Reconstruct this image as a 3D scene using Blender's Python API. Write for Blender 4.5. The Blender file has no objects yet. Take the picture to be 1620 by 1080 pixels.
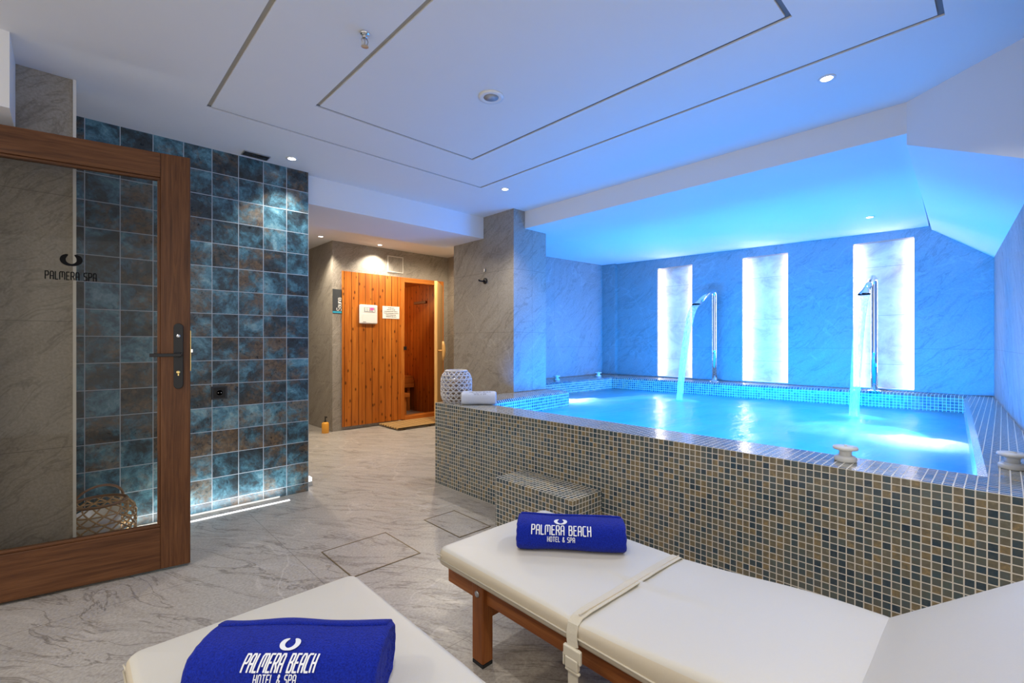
import bpy, bmesh, math, random
from mathutils import Vector, Matrix, noise
random.seed(7)
C = bpy.context.scene.collection
PI = math.pi

# ------------------------------------------------------------------ camera, world, exposure
cam = bpy.data.cameras.new('camera'); camo = bpy.data.objects.new('camera', cam); C.objects.link(camo)
cam.sensor_width = 36.0; cam.lens = 36.0*740/1620; cam.shift_y = 2/1620; cam.clip_start = 0.02
camo.location = (0, 0, 1.10)
camo.rotation_euler = (PI/2, 0, math.radians(-43.6))
sc = bpy.context.scene
sc.camera = camo
w = bpy.data.worlds.new('room_air'); sc.world = w; w.use_nodes = True
w.node_tree.nodes['Background'].inputs[0].default_value = (1.0, 0.955, 0.90, 1)
w.node_tree.nodes['Background'].inputs[1].default_value = 1.25
sc.view_settings.view_transform = 'Standard'; sc.view_settings.look = 'None'
sc.view_settings.exposure = 0.0; sc.view_settings.gamma = 1.0; sc.view_settings.use_curve_mapping = False
sc.cycles.use_denoising = True
sc.cycles.max_bounces = 10; sc.cycles.diffuse_bounces = 5; sc.cycles.transparent_max_bounces = 12
sc.cycles.caustics_reflective = False; sc.cycles.caustics_refractive = False
sc.cycles.sample_clamp_indirect = 4.0

ZC = 2.365          # main ceiling
HP = 0.63           # pool coping
WATER = 0.48

def lamp(name, kind, loc, power, color=(1, 1, 1), size=0.05, rot=(0, 0, 0), cone=None, blend=0.5, sy=None):
    l = bpy.data.lights.new(name, kind); l.energy = power; l.color = color
    if kind == 'AREA':
        l.size = size
        if sy: l.shape = 'RECTANGLE'; l.size_y = sy
    else:
        l.shadow_soft_size = size
    if kind == 'SPOT': l.spot_size = math.radians(cone); l.spot_blend = blend
    o = bpy.data.objects.new(name, l); C.objects.link(o); o.location = loc; o.rotation_euler = rot
    return o
# underwater blue lighting of the pool (shines up through the water)
lamp('underwater_lamp', 'AREA', (3.98, 1.75, 0.14), 88, (0.0, 0.34, 1.0), 3.0, (PI, 0, 0), sy=2.9)
# added blue area lights, unseen behind the coping lips, washing the far walls
lamp('blue_wall_fill', 'AREA', (2.385, 1.45, .565), 250, (0.0, 0.225, 1.0), .05, (0, -math.radians(90-4), 0), sy=2.5).data.spread = math.radians(110)
lamp('blue_wall_fill', 'AREA', (4.75, .255, .565), 100, (0.0, 0.22, 1.0), 1.5, (math.radians(90+2), 0, math.radians(3)), sy=.05).data.spread = math.radians(80)
# white point lights added under the froth to whiten it
lamp('froth_fill', 'POINT', (3.82, .36, .34), 5, (1, .97, .95), .06)
lamp('froth_fill', 'POINT', (3.84, 3.12, .34), 5, (1, .97, .95), .06)
# warm lamp inside the sauna
lamp('sauna_lamp', 'POINT', (3.3, 6.9, 1.85), 12, (1.0, 0.62, 0.30), 0.08)

# ------------------------------------------------------------------ node helpers
class NT:
    def __init__(s, name):
        m = bpy.data.materials.new(name); m.use_nodes = True; s.m = m; s.t = m.node_tree; s.t.nodes.clear()
        s.out = s.n('ShaderNodeOutputMaterial')
    def n(s, ty, **kw):
        nd = s.t.nodes.new(ty)
        for k, v in kw.items(): setattr(nd, k, v)
        return nd
    def put(s, sock, v):
        if hasattr(v, 'is_output'): s.t.links.new(v, sock)
        elif isinstance(v, bpy.types.Node): s.t.links.new(v.outputs[0], sock)
        elif v is not None:
            if isinstance(v, (tuple, list)) and sock.type == 'RGBA' and len(v) == 3: v = (*v, 1)
            sock.default_value = v
    def math(s, op, a, b=None, c=None, clamp=False):
        nd = s.n('ShaderNodeMath', operation=op, use_clamp=clamp)
        for i, v in enumerate((a, b, c)):
            if v is not None: s.put(nd.inputs[i], v)
        return nd.outputs[0]
    def vmath(s, op, a, b=None, sc=None):
        nd = s.n('ShaderNodeVectorMath', operation=op)
        s.put(nd.inputs[0], a)
        if b is not None: s.put(nd.inputs[1], b)
        if sc is not None: s.put(nd.inputs['Scale'], sc)
        return nd.outputs[1] if op in ('LENGTH', 'DOT_PRODUCT', 'DISTANCE') else nd.outputs[0]
    def mix(s, f, a, b, blend='MIX'):
        nd = s.n('ShaderNodeMix', data_type='RGBA', blend_type=blend)
        s.put(nd.inputs[0], f); s.put(nd.inputs[6], a); s.put(nd.inputs[7], b)
        return nd.outputs[2]
    def ramp(s, f, stops, interp='LINEAR'):
        nd = s.n('ShaderNodeValToRGB'); cr = nd.color_ramp; cr.interpolation = interp
        while len(cr.elements) < len(stops): cr.elements.new(0.5)
        for e, (p, c) in zip(cr.elements, stops):
            e.position = p; e.color = (*c, 1) if len(c) == 3 else c
        s.put(nd.inputs[0], f); return nd.outputs[0]
    def noise(s, vec, scale, detail=4, rough=0.55, dist=0.0, col=False):
        nd = s.n('ShaderNodeTexNoise'); s.put(nd.inputs['Vector'], vec)
        nd.inputs['Scale'].default_value = scale; nd.inputs['Detail'].default_value = detail
        nd.inputs['Roughness'].default_value = rough; nd.inputs['Distortion'].default_value = dist
        return nd.outputs[1 if col else 0]
    def pos(s): return s.n('ShaderNodeNewGeometry').outputs['Position']
    def obj(s): return s.n('ShaderNodeTexCoord').outputs['Object']
    def mapping(s, v, loc=(0, 0, 0), rot=(0, 0, 0), scale=(1, 1, 1)):
        nd = s.n('ShaderNodeMapping'); s.put(nd.inputs[0], v)
        nd.inputs[1].default_value = loc; nd.inputs[2].default_value = rot; nd.inputs[3].default_value = scale
        return nd.outputs[0]
    def sep(s, v):
        nd = s.n('ShaderNodeSeparateXYZ'); s.put(nd.inputs[0], v); return nd.outputs
    def comb(s, x, y, z):
        nd = s.n('ShaderNodeCombineXYZ')
        for i, v in enumerate((x, y, z)): s.put(nd.inputs[i], v)
        return nd.outputs[0]
    def bump(s, h, strength=0.3, dist=0.01):
        nd = s.n('ShaderNodeBump'); nd.inputs['Strength'].default_value = strength
        nd.inputs['Distance'].default_value = dist; s.put(nd.inputs['Height'], h); return nd.outputs[0]
    def bsdf(s, col, rough=0.5, metal=0.0, normal=None, spec=0.5, **kw):
        b = s.n('ShaderNodeBsdfPrincipled')
        s.put(b.inputs['Base Color'], col); s.put(b.inputs['Roughness'], rough); s.put(b.inputs['Metallic'], metal)
        s.put(b.inputs['Specular IOR Level'], spec)
        if normal is not None: s.put(b.inputs['Normal'], normal)
        for k, v in kw.items(): s.put(b.inputs[k.replace('_', ' ')], v)
        return b.outputs[0]
    def done(s, sh):
        s.t.links.new(sh, s.out.inputs[0]); return s.m

def plain(name, col, rough=0.5, metal=0.0, var=0.06, scale=30, bump=0.0, **kw):
    t = NT(name); f = t.noise(t.obj(), scale, 3)
    c = t.mix(f, tuple(x*(1-var) for x in col), tuple(min(1, x*(1+var)) for x in col))
    return t.done(t.bsdf(c, rough, metal, t.bump(f, bump, 0.003) if bump else None, **kw))

def stone(name, base, dark, light, joints=(1.2, 0.6), rough=0.45, floor=False, off=(0, 0, 0), ang=0.7):
    """grey quartzite porcelain: drawn-out diagonal veins, faint pale cracks, thin tile joints"""
    t = NT(name); p = t.vmath('ADD', t.pos(), off)
    N = t.n('ShaderNodeNewGeometry').outputs['True Normal']
    sx, sy, sz = t.sep(p)
    q = t.mapping(p, rot=(0, 0, ang), scale=(1, 1, 1)) if floor else t.mapping(p, rot=(ang, ang*0.9, 0))
    warp = t.noise(q, 1.3, 3, 0.5, col=True)
    qw = t.vmath('ADD', q, t.vmath('SCALE', warp, sc=0.35))
    st = t.mapping(qw, scale=(1.2, 7.0, 1.2) if floor else (1.2, 1.2, 7.0))
    v1 = t.noise(st, 2.2, 8, 0.68, 0.4)
    v2 = t.noise(qw, 3.0, 6, 0.6, 0.2)
    fine = t.noise(p, 90, 2, 0.7)
    c = t.ramp(v1, [(0.30, dark), (0.47, base), (0.58, base), (0.72, light)])
    c = t.mix(t.math('MULTIPLY', v2, 0.4 if floor else 0.55), c, base)
    c = t.mix(0.38, c, t.ramp(fine, [(0.3, dark), (0.7, light)]))
    # brown-dark hairline veins and pale cracks
    vein = t.ramp(t.math('ABSOLUTE', t.math('SUBTRACT', t.noise(st, 1.1, 5, 0.6, 0.8), 0.5)), [(0.0, (1, 1, 1)), (0.018, (0, 0, 0))])
    c = t.mix(t.math('MULTIPLY', vein, 0.6 if floor else 0.4), c, tuple(x*0.55 for x in dark))
    crack = t.ramp(t.math('ABSOLUTE', t.math('SUBTRACT', t.noise(qw, 0.9, 4, 0.55, 0.6), 0.52)), [(0.0, (1, 1, 1)), (0.006, (0, 0, 0))])
    c = t.mix(t.math('MULTIPLY', crack, 0.20), c, tuple(min(1, x*1.5) for x in light))
    # joints
    nx, ny, nz = t.sep(t.vmath('ABSOLUTE', N))
    def line(co, pitch):
        fr = t.math('FRACT', t.math('DIVIDE', co, pitch))
        return t.math('LESS_THAN', fr, 0.0035/pitch)
    if floor:
        j = t.math('MAXIMUM', line(sx, joints[0]), line(sy, joints[1]))
    else:
        horiz = t.math('ADD', t.math('MULTIPLY', sx, ny), t.math('MULTIPLY', sy, nx))
        j = t.math('MAXIMUM', line(horiz, joints[0]), line(sz, joints[1]))
    c = t.mix(t.math('MULTIPLY', j, 0.5), c, tuple(x*0.5 for x in dark))
    h = t.math('SUBTRACT', t.math('ADD', v1, t.math('MULTIPLY', fine, 0.15)), t.math('MULTIPLY', j, 0.6))
    return t.done(t.bsdf(c, t.ramp(v1, [(0.3, (rough+.1,)*3), (0.7, (rough-.08,)*3)]), 0, t.bump(h, 0.35, 0.006)))

def grid(t, p, N, pitch, joint):
    """cell vector and joint mask of a square grid that follows whichever axes lie in the face"""
    a = t.vmath('ABSOLUTE', N)
    q = t.vmath('ADD', p, t.vmath('SCALE', N, sc=-0.3*pitch))
    cell = t.vmath('FLOOR', t.vmath('SCALE', q, sc=1/pitch))
    fr = t.vmath('ABSOLUTE', t.vmath('SUBTRACT', t.vmath('FRACTION', t.vmath('SCALE', p, sc=1/pitch)), (0.5, 0.5, 0.5)))
    m = None
    for f, n in zip(t.sep(fr), t.sep(a)):
        on = t.math('MULTIPLY', t.math('GREATER_THAN', f, 0.5-joint/pitch/2), t.math('LESS_THAN', n, 0.5))
        m = on if m is None else t.math('MAXIMUM', m, on)
    return cell, m

def mosaic(name, off=(0, 0, 0), pitch=0.02625):
    t = NT(name); g = t.n('ShaderNodeNewGeometry')
    p = t.vmath('ADD', g.outputs['Position'], off)
    cell, m = grid(t, p, g.outputs['True Normal'], pitch, 0.0036)
    wn = t.n('ShaderNodeTexWhiteNoise', noise_dimensions='3D'); t.put(wn.inputs[0], cell)
    big = t.noise(p, 1.6, 3, 0.5)
    k = t.math('ADD', wn.outputs[0], t.math('MULTIPLY', t.math('SUBTRACT', big, 0.5), 0.5))
    c = t.ramp(k, [(0.0, (.028, .050, .075)), (0.14, (.042, .078, .105)), (0.30, (.075, .115, .130)), (0.42, (.135, .150, .142)),
                   (0.55, (.105, .145, .140)), (0.66, (.195, .185, .145)), (0.80, (.250, .205, .125)), (0.92, (.340, .245, .120))])
    q = t.vmath('ADD', p, t.vmath('SCALE', wn.outputs[1], sc=7.0))
    nz = t.noise(q, 55, 4, 0.65)
    c = t.mix(t.ramp(nz, [(0.35, (0, 0, 0)), (0.75, (.75, .75, .75))]), c, t.ramp(wn.outputs[0], [(0, (.10, .125, .13)), (.6, (.16, .125, .07)), (1, (.06, .09, .10))]))
    c = t.mix(t.math('MULTIPLY', t.math('GREATER_THAN', nz, 0.4), 0.12), c, (.02, .025, .03))
    c = t.mix(m, c, (.70, .65, .56))
    r = t.math('ADD', t.math('MULTIPLY', m, 0.5), 0.16)
    tilt = t.math('MULTIPLY', t.noise(q, 26, 2), 0.6)
    h = t.math('SUBTRACT', tilt, m)
    return t.done(t.bsdf(c, r, 0, t.bump(h, 0.35, 0.004)))

def patina(name):
    t = NT(name); g = t.n('ShaderNodeNewGeometry')
    p = t.vmath('ADD', g.outputs['Position'], (-0.0735-0.0, 0, -ZC+10*0.1535))
    cell, m = grid(t, p, g.outputs['True Normal'], 0.1535, 0.0042)
    wn = t.n('ShaderNodeTexWhiteNoise', noise_dimensions='3D'); t.put(wn.inputs[0], cell)
    q = t.vmath('ADD', p, t.vmath('SCALE', wn.outputs[1], sc=9.0))
    warp = t.vmath('ADD', q, t.vmath('SCALE', t.noise(q, 8, 5, 0.65, col=True), sc=0.07))
    a = t.noise(warp, 7, 10, 0.74, 0.25); b = t.noise(warp, 7.5, 9, 0.72, 0.25); d = t.noise(warp, 42, 6, 0.75, 0.3)
    a = t.math('ADD', a, t.math('MULTIPLY', t.math('SUBTRACT', wn.outputs[0], 0.5), 0.13))
    c = t.ramp(a, [(0.34, (.016, .020, .022)), (0.44, (.030, .052, .064)), (0.51, (.048, .125, .165)), (0.59, (.105, .255, .315)), (0.70, (.28, .44, .46))])
    rust = t.ramp(t.math('ADD', b, t.math('MULTIPLY', t.math('SUBTRACT', t.sep(wn.outputs[1])[1], 0.5), 0.16)), [(0.49, (0, 0, 0)), (0.64, (1, 1, 1))])
    c = t.mix(t.math('MULTIPLY', rust, 0.78), c, t.ramp(d, [(0.35, (.060, .040, .026)), (0.65, (.250, .150, .070))]))
    c = t.mix(t.math('MULTIPLY', t.ramp(d, [(0.30, (1, 1, 1)), (0.43, (0, 0, 0))]), 0.55), c, (.014, .018, .022))
    c = t.mix(m, c, (.44, .50, .54))
    h = t.math('SUBTRACT', t.math('ADD', t.math('MULTIPLY', a, 0.6), t.math('MULTIPLY', d, 0.25)), m)
    return t.done(t.bsdf(c, t.math('ADD', t.math('MULTIPLY', d, 0.3), 0.16), 0, t.bump(h, 0.35, 0.004)))

def wood(name, a, b, c_, axis, planks=None, rough=0.45, knots=False, scale=1.0, pax=0):
    """axis: 0/1/2 the grain direction; planks: pitch of boards across pax"""
    t = NT(name); p = t.obj()
    s = [30*scale]*3; s[axis] = 1.6*scale
    off = (0, 0, 0)
    if planks:
        co = t.sep(p)[pax]; pl = t.math('DIVIDE', co, planks)
        wn = t.n('ShaderNodeTexWhiteNoise', noise_dimensions='1D'); t.put(wn.inputs['W'], t.math('FLOOR', pl))
        p2 = t.vmath('ADD', p, t.vmath('SCALE', wn.outputs[1], sc=5.0))
    else: p2 = p
    g1 = t.noise(t.mapping(p2, scale=tuple(s)), 1.0, 6, 0.65, 0.6)
    g2 = t.noise(t.mapping(p2, scale=tuple(x*6 if i != axis else x*3 for i, x in enumerate(s))), 1.0, 3, 0.6)
    f = t.math('ADD', t.math('MULTIPLY', g1, 0.72), t.math('MULTIPLY', g2, 0.28))
    c = t.ramp(f, [(0.32, a), (0.50, b), (0.68, c_)])
    h = f
    if planks:
        c = t.mix(t.math('MULTIPLY', t.math('SUBTRACT', wn.outputs[0], 0.3), 0.5), c, b)
        c = t.mix(t.math('MULTIPLY', wn.outputs[0], 0.35), c, a)
        fr = t.math('ABSOLUTE', t.math('SUBTRACT', t.math('FRACT', pl), 0.5))
        j = t.math('GREATER_THAN', fr, 0.5-0.0035/planks)
        if knots:
            ks = [16.0]*3; ks[axis] = 7.0
            vo = t.n('ShaderNodeTexVoronoi'); t.put(vo.inputs['Vector'], t.mapping(p2, scale=tuple(ks))); vo.inputs['Scale'].default_value = 1.0
            kn = t.ramp(vo.outputs['Distance'], [(0.10, (1, 1, 1)), (0.20, (0, 0, 0))])
            c = t.mix(t.math('MULTIPLY', kn, 0.85), c, tuple(x*0.22 for x in a))
        c = t.mix(j, c, tuple(x*0.18 for x in a)); h = t.math('SUBTRACT', f, t.math('MULTIPLY', j, 2.0))
    return t.done(t.bsdf(c, rough, 0, t.bump(h, 0.25, 0.004), spec=0.3))

def emit(name, col, s):
    t = NT(name); e = t.n('ShaderNodeEmission'); t.put(e.inputs[0], col); e.inputs[1].default_value = s
    return t.done(e.outputs[0])

def glass(name, tint=(.8, .82, .8), refl=0.09, rough=0.02):
    t = NT(name); tr = t.n('ShaderNodeBsdfTransparent'); t.put(tr.inputs[0], tint)
    gl = t.n('ShaderNodeBsdfGlossy'); gl.inputs['Roughness'].default_value = rough
    fr = t.n('ShaderNodeFresnel'); fr.inputs[0].default_value = 1.45
    f = t.math('ADD', t.math('MULTIPLY', fr.outputs[0], refl*10), 0.0, clamp=True)
    mx = t.n('ShaderNodeMixShader'); t.put(mx.inputs[0], f); t.t.links.new(tr.outputs[0], mx.inputs[1]); t.t.links.new(gl.outputs[0], mx.inputs[2])
    return t.done(mx.outputs[0])

def towel_mat(name, a, b):
    t = NT(name); p = t.obj(); f = t.noise(p, 260, 3, 0.75); g = t.noise(p, 22, 3)
    c = t.mix(t.ramp(f, [(0.3, (0, 0, 0)), (0.7, (1, 1, 1))]), a, b)
    c = t.mix(t.math('MULTIPLY', g, 0.35), c, a)
    return t.done(t.bsdf(c, 0.95, 0, t.bump(f, 0.9, 0.004), spec=0.1, Sheen_Weight=0.08, Sheen_Roughness=0.5))

def travertine(name):
    t = NT(name); p = t.pos()
    st = t.mapping(p, scale=(1, 1, 1.6)); a = t.noise(st, 3.2, 7, 0.65, 0.6); b = t.noise(p, 9, 6, 0.7); c0 = t.noise(p, 3.0, 4, 0.6)
    c = t.ramp(a, [(0.30, (.42, .31, .21)), (0.48, (.62, .50, .38)), (0.66, (.74, .63, .50))])
    c = t.mix(t.ramp(b, [(0.55, (0, 0, 0)), (0.75, (.5, .5, .5))]), c, (.38, .26, .165))
    z = t.sep(p)[2]
    j = t.math('LESS_THAN', t.math('ABSOLUTE', t.math('SUBTRACT', t.math('FRACT', t.math('DIVIDE', t.math('SUBTRACT', z, 0.64), 0.49)), 0.5)), 0.004)
    c = t.mix(t.math('MULTIPLY', j, 0.7), c, (.22, .19, .16))
    return t.done(t.bsdf(c, 0.7, 0, t.bump(t.math('SUBTRACT', b, j), 0.4, 0.006)))

def water_mat(name, foams):
    t = NT(name); p = t.pos()
    st = t.mapping(p, rot=(0, 0, 0.6), scale=(1.0, 3.0, 1.0))
    wv = t.math('ADD', t.noise(st, 1.6, 4, 0.55, 0.6), t.math('MULTIPLY', t.noise(p, 14, 3, 0.6), 0.25))
    nrm = t.bump(wv, 0.25, 0.05)
    deep = t.mix(t.ramp(t.noise(st, 1.1, 3, 0.5, 0.5), [(0.35, (0, 0, 0)), (0.7, (1, 1, 1))]), (.24, .66, 1.0), (.55, .88, 1.0))
    tl = t.n('ShaderNodeBsdfTranslucent'); t.put(tl.inputs[0], deep); t.put(tl.inputs[1], nrm)
    tr = t.n('ShaderNodeBsdfTransparent'); tr.inputs[0].default_value = (.55, .85, 1.0, 1)
    mx = t.n('ShaderNodeMixShader'); mx.inputs[0].default_value = 0.30
    t.t.links.new(tl.outputs[0], mx.inputs[1]); t.t.links.new(tr.outputs[0], mx.inputs[2])
    gl = t.n('ShaderNodeBsdfGlossy'); gl.inputs['Roughness'].default_value = 0.28; t.put(gl.inputs['Normal'], nrm)
    fr = t.n('ShaderNodeFresnel'); fr.inputs[0].default_value = 1.33; t.put(fr.inputs['Normal'], nrm)
    m2 = t.n('ShaderNodeMixShader'); t.put(m2.inputs[0], fr.outputs[0]); t.t.links.new(mx.outputs[0], m2.inputs[1]); t.t.links.new(gl.outputs[0], m2.inputs[2])
    # froth where the jets break the surface
    at = t.n('ShaderNodeAttribute'); at.attribute_name = 'froth'
    fm = t.math('MULTIPLY', at.outputs['Fac'], t.ramp(t.noise(st, 5, 5, 0.65), [(0.30, (.55, .55, .55)), (0.6, (1, 1, 1))]), clamp=True)
    df = t.n('ShaderNodeBsdfDiffuse'); df.inputs[0].default_value = (.92, .96, 1, 1)
    tl2 = t.n('ShaderNodeBsdfTranslucent'); tl2.inputs[0].default_value = (.95, .98, 1, 1)
    fx = t.n('ShaderNodeMixShader'); fx.inputs[0].default_value = 0.5
    t.t.links.new(df.outputs[0], fx.inputs[1]); t.t.links.new(tl2.outputs[0], fx.inputs[2])
    m3 = t.n('ShaderNodeMixShader'); t.put(m3.inputs[0], fm); t.t.links.new(m2.outputs[0], m3.inputs[1]); t.t.links.new(fx.outputs[0], m3.inputs[2])
    return t.done(m3.outputs[0])

def fall_mat(name):
    t = NT(name); p = t.obj()
    n_ = t.noise(t.mapping(p, scale=(60, 60, 4)), 1.0, 3, 0.6)
    tl = t.n('ShaderNodeBsdfTranslucent'); tl.inputs[0].default_value = (1, .92, .88, 1)
    df = t.n('ShaderNodeBsdfDiffuse'); df.inputs[0].default_value = (1, .92, .88, 1)
    a = t.n('ShaderNodeMixShader'); a.inputs[0].default_value = 0.5
    t.t.links.new(tl.outputs[0], a.inputs[1]); t.t.links.new(df.outputs[0], a.inputs[2])
    tr = t.n('ShaderNodeBsdfTransparent')
    b = t.n('ShaderNodeMixShader'); t.put(b.inputs[0], t.ramp(n_, [(0.3, (.25,)*3), (0.7, (.70,)*3)]))
    t.t.links.new(tr.outputs[0], b.inputs[1]); t.t.links.new(a.outputs[0], b.inputs[2])
    return t.done(b.outputs[0])

M = {}
G = dict(base=(.315, .280, .232), dark=(.180, .152, .118), light=(.42, .385, .33))
M['stone'] = stone('grey_stone_tile', **G, off=(0.3, 0.2, 0.0), joints=(1.2, 0.6))
M['stone_bay'] = stone('grey_stone_bay', base=(.275, .255, .23), dark=(.185, .165, .145), light=(.34, .32, .295), off=(0.1, 0.62, 0.16), joints=(1.2, 1.2), rough=0.5)
M['floor'] = stone('floor_stone_tile', (.40, .365, .32), (.165, .132, .105), (.55, .515, .465), joints=(1.2, 0.6), rough=0.36, floor=True, off=(0.35, 0.42, 0), ang=0.95)
M['mosaic'] = mosaic('mosaic_tile', off=(-2.10, -3.08, -HP+0.02625*40))
M['patina'] = patina('patina_tile')
M['white'] = plain('white_paint', (.80, .79, .77), 0.7, var=0.012, scale=6)
M['groove'] = plain('grey_groove', (.17, .165, .16), 0.6)
M['groove_lit'] = plain('lit_groove', (.42, .38, .31), 0.6)  # left groove fill, painted cream as if lit
M['trim'] = plain('cream_trim', (.70, .68, .62), 0.5, var=0.02)
M['oak_v'] = wood('stained_oak_upright', (.050, .018, .0065), (.112, .042, .0145), (.175, .073, .027), 2, rough=0.42, scale=1.6)
M['oak_h'] = wood('stained_oak_rail', (.050, .018, .0065), (.112, .042, .0145), (.175, .073, .027), 0, rough=0.42, scale=1.6)
M['pine'] = wood('sauna_pine', (.26, .062, .007), (.49, .138, .015), (.63, .22, .031), 2, planks=0.0935, rough=0.32, knots=True, scale=0.8)
M['pine_y'] = wood('sauna_pine_side', (.26, .062, .007), (.49, .138, .015), (.63, .22, .031), 2, planks=0.0935, rough=0.4, knots=True, scale=0.8, pax=1)
M['pine_h'] = wood('sauna_pine_rail', (.33, .095, .013), (.50, .16, .025), (.62, .23, .045), 0, rough=0.35)
M['pine_v'] = wood('sauna_pine_post', (.33, .095, .013), (.50, .16, .025), (.62, .23, .045), 2, rough=0.35)
M['pine_pale'] = wood('pale_pine', (.50, .27, .085), (.66, .38, .13), (.76, .48, .20), 2, rough=0.4)
M['duck'] = wood('duckboard_wood', (.36, .21, .075), (.52, .33, .13), (.64, .44, .20), 0, planks=0.062, rough=0.5, pax=1)
M['teak_y'] = wood('lounger_teak_long', (.120, .032, .008), (.255, .076, .018), (.37, .130, .034), 1, rough=0.38)
M['teak_x'] = wood('lounger_teak_cross', (.120, .032, .008), (.255, .076, .018), (.37, .130, .034), 0, rough=0.38)
M['teak_z'] = wood('lounger_teak_leg', (.140, .038, .009), (.29, .090, .021), (.42, .155, .040), 2, rough=0.38)
M['vinyl'] = plain('cream_vinyl', (.62, .585, .51), 0.42, var=0.02, scale=260, bump=0.06)
M['vinyl_side'] = plain('beige_vinyl', (.60, .52, .39), 0.5, var=0.03, scale=260, bump=0.06)
M['webbing'] = plain('beige_webbing', (.60, .545, .43), 0.6, var=0.06, scale=200, bump=0.2)
M['buckle'] = plain('cream_plastic', (.72, .66, .52), 0.35, var=0.02)
M['blue_towel'] = towel_mat('royal_blue_terry', (.004, .010, .17), (.010, .034, .48))
M['white_towel'] = towel_mat('white_terry', (.66, .67, .72), (.82, .83, .86))
M['thread'] = plain('white_thread', (.74, .75, .80), 0.6, var=0.08, scale=400, bump=0.2)
M['grey_thread'] = plain('grey_thread', (.30, .30, .34), 0.7)
M['black'] = plain('black_metal', (.012, .012, .013), 0.35, 0.3)
M['black_film'] = plain('black_film', (.008, .008, .009), 0.9, spec=0.05)
M['chrome'] = plain('chrome', (.82, .84, .87), 0.07, 1.0, var=0.01)
M['brass'] = plain('brass', (.75, .55, .22), 0.25, 1.0)
M['steel'] = plain('brushed_steel', (.55, .55, .56), 0.3, 1.0)
M['plastic'] = plain('white_plastic', (.78, .77, .74), 0.4, var=0.02)
M['knob'] = plain('white_knob_plastic', (.72, .72, .70), 0.45, var=0.03)
M['grey_plastic'] = plain('grey_plastic', (.42, .43, .45), 0.5)
M['sign'] = plain('charcoal_sign', (.030, .034, .038), 0.5)
M['teal'] = plain('teal_band', (.02, .30, .45), 0.5)
M['ink'] = plain('dark_ink', (.06, .05, .05), 0.7)
M['paper'] = plain('white_card', (.80, .78, .74), 0.5, var=0.01)
M['red_led'] = emit('red_display', (1.0, .08, .20), 2.2)
M['led'] = emit('white_led', (.92, .96, 1.0), 2.2)
M['led_niche'] = emit('cool_white_led', (1.0, .93, .85), 21.0)
M['spot_on'] = emit('downlight_lens', (1.0, .97, .92), 14.0)
M['glass'] = glass('door_glass', (.86, .85, .82), 0.04)
M['jar'] = glass('lantern_glass', (.9, .92, .92), 0.10)
M['soap'] = plain('amber_soap', (.80, .36, .045), 0.15, var=0.03)
M['tan_glass'] = plain('tan_glass', (.30, .21, .135), 0.25, var=0.1)
M['frosted'] = plain('frosted_glass', (.82, .78, .70), 0.35, var=0.02)
M['rattan_white'] = plain('whitewashed_rattan', (.66, .62, .60), 0.6, var=0.15, scale=60, bump=0.2)
M['rattan'] = plain('bamboo_weave', (.40, .24, .10), 0.5, var=0.3, scale=40, bump=0.2)
M['rattan_dark'] = plain('dark_bamboo_rim', (.20, .095, .035), 0.5, var=0.2)
M['hatch'] = plain('brass_frame', (.20, .155, .09), 0.4, 0.6)
M['recess_shade'] = plain('painted_recess_shade', (.035, .033, .028), 0.8)
M['rubber'] = plain('black_rubber', (.012, .012, .012), 0.7)
M['travertine'] = travertine('travertine_slab')
M['bay_paint'] = M['white']

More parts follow.
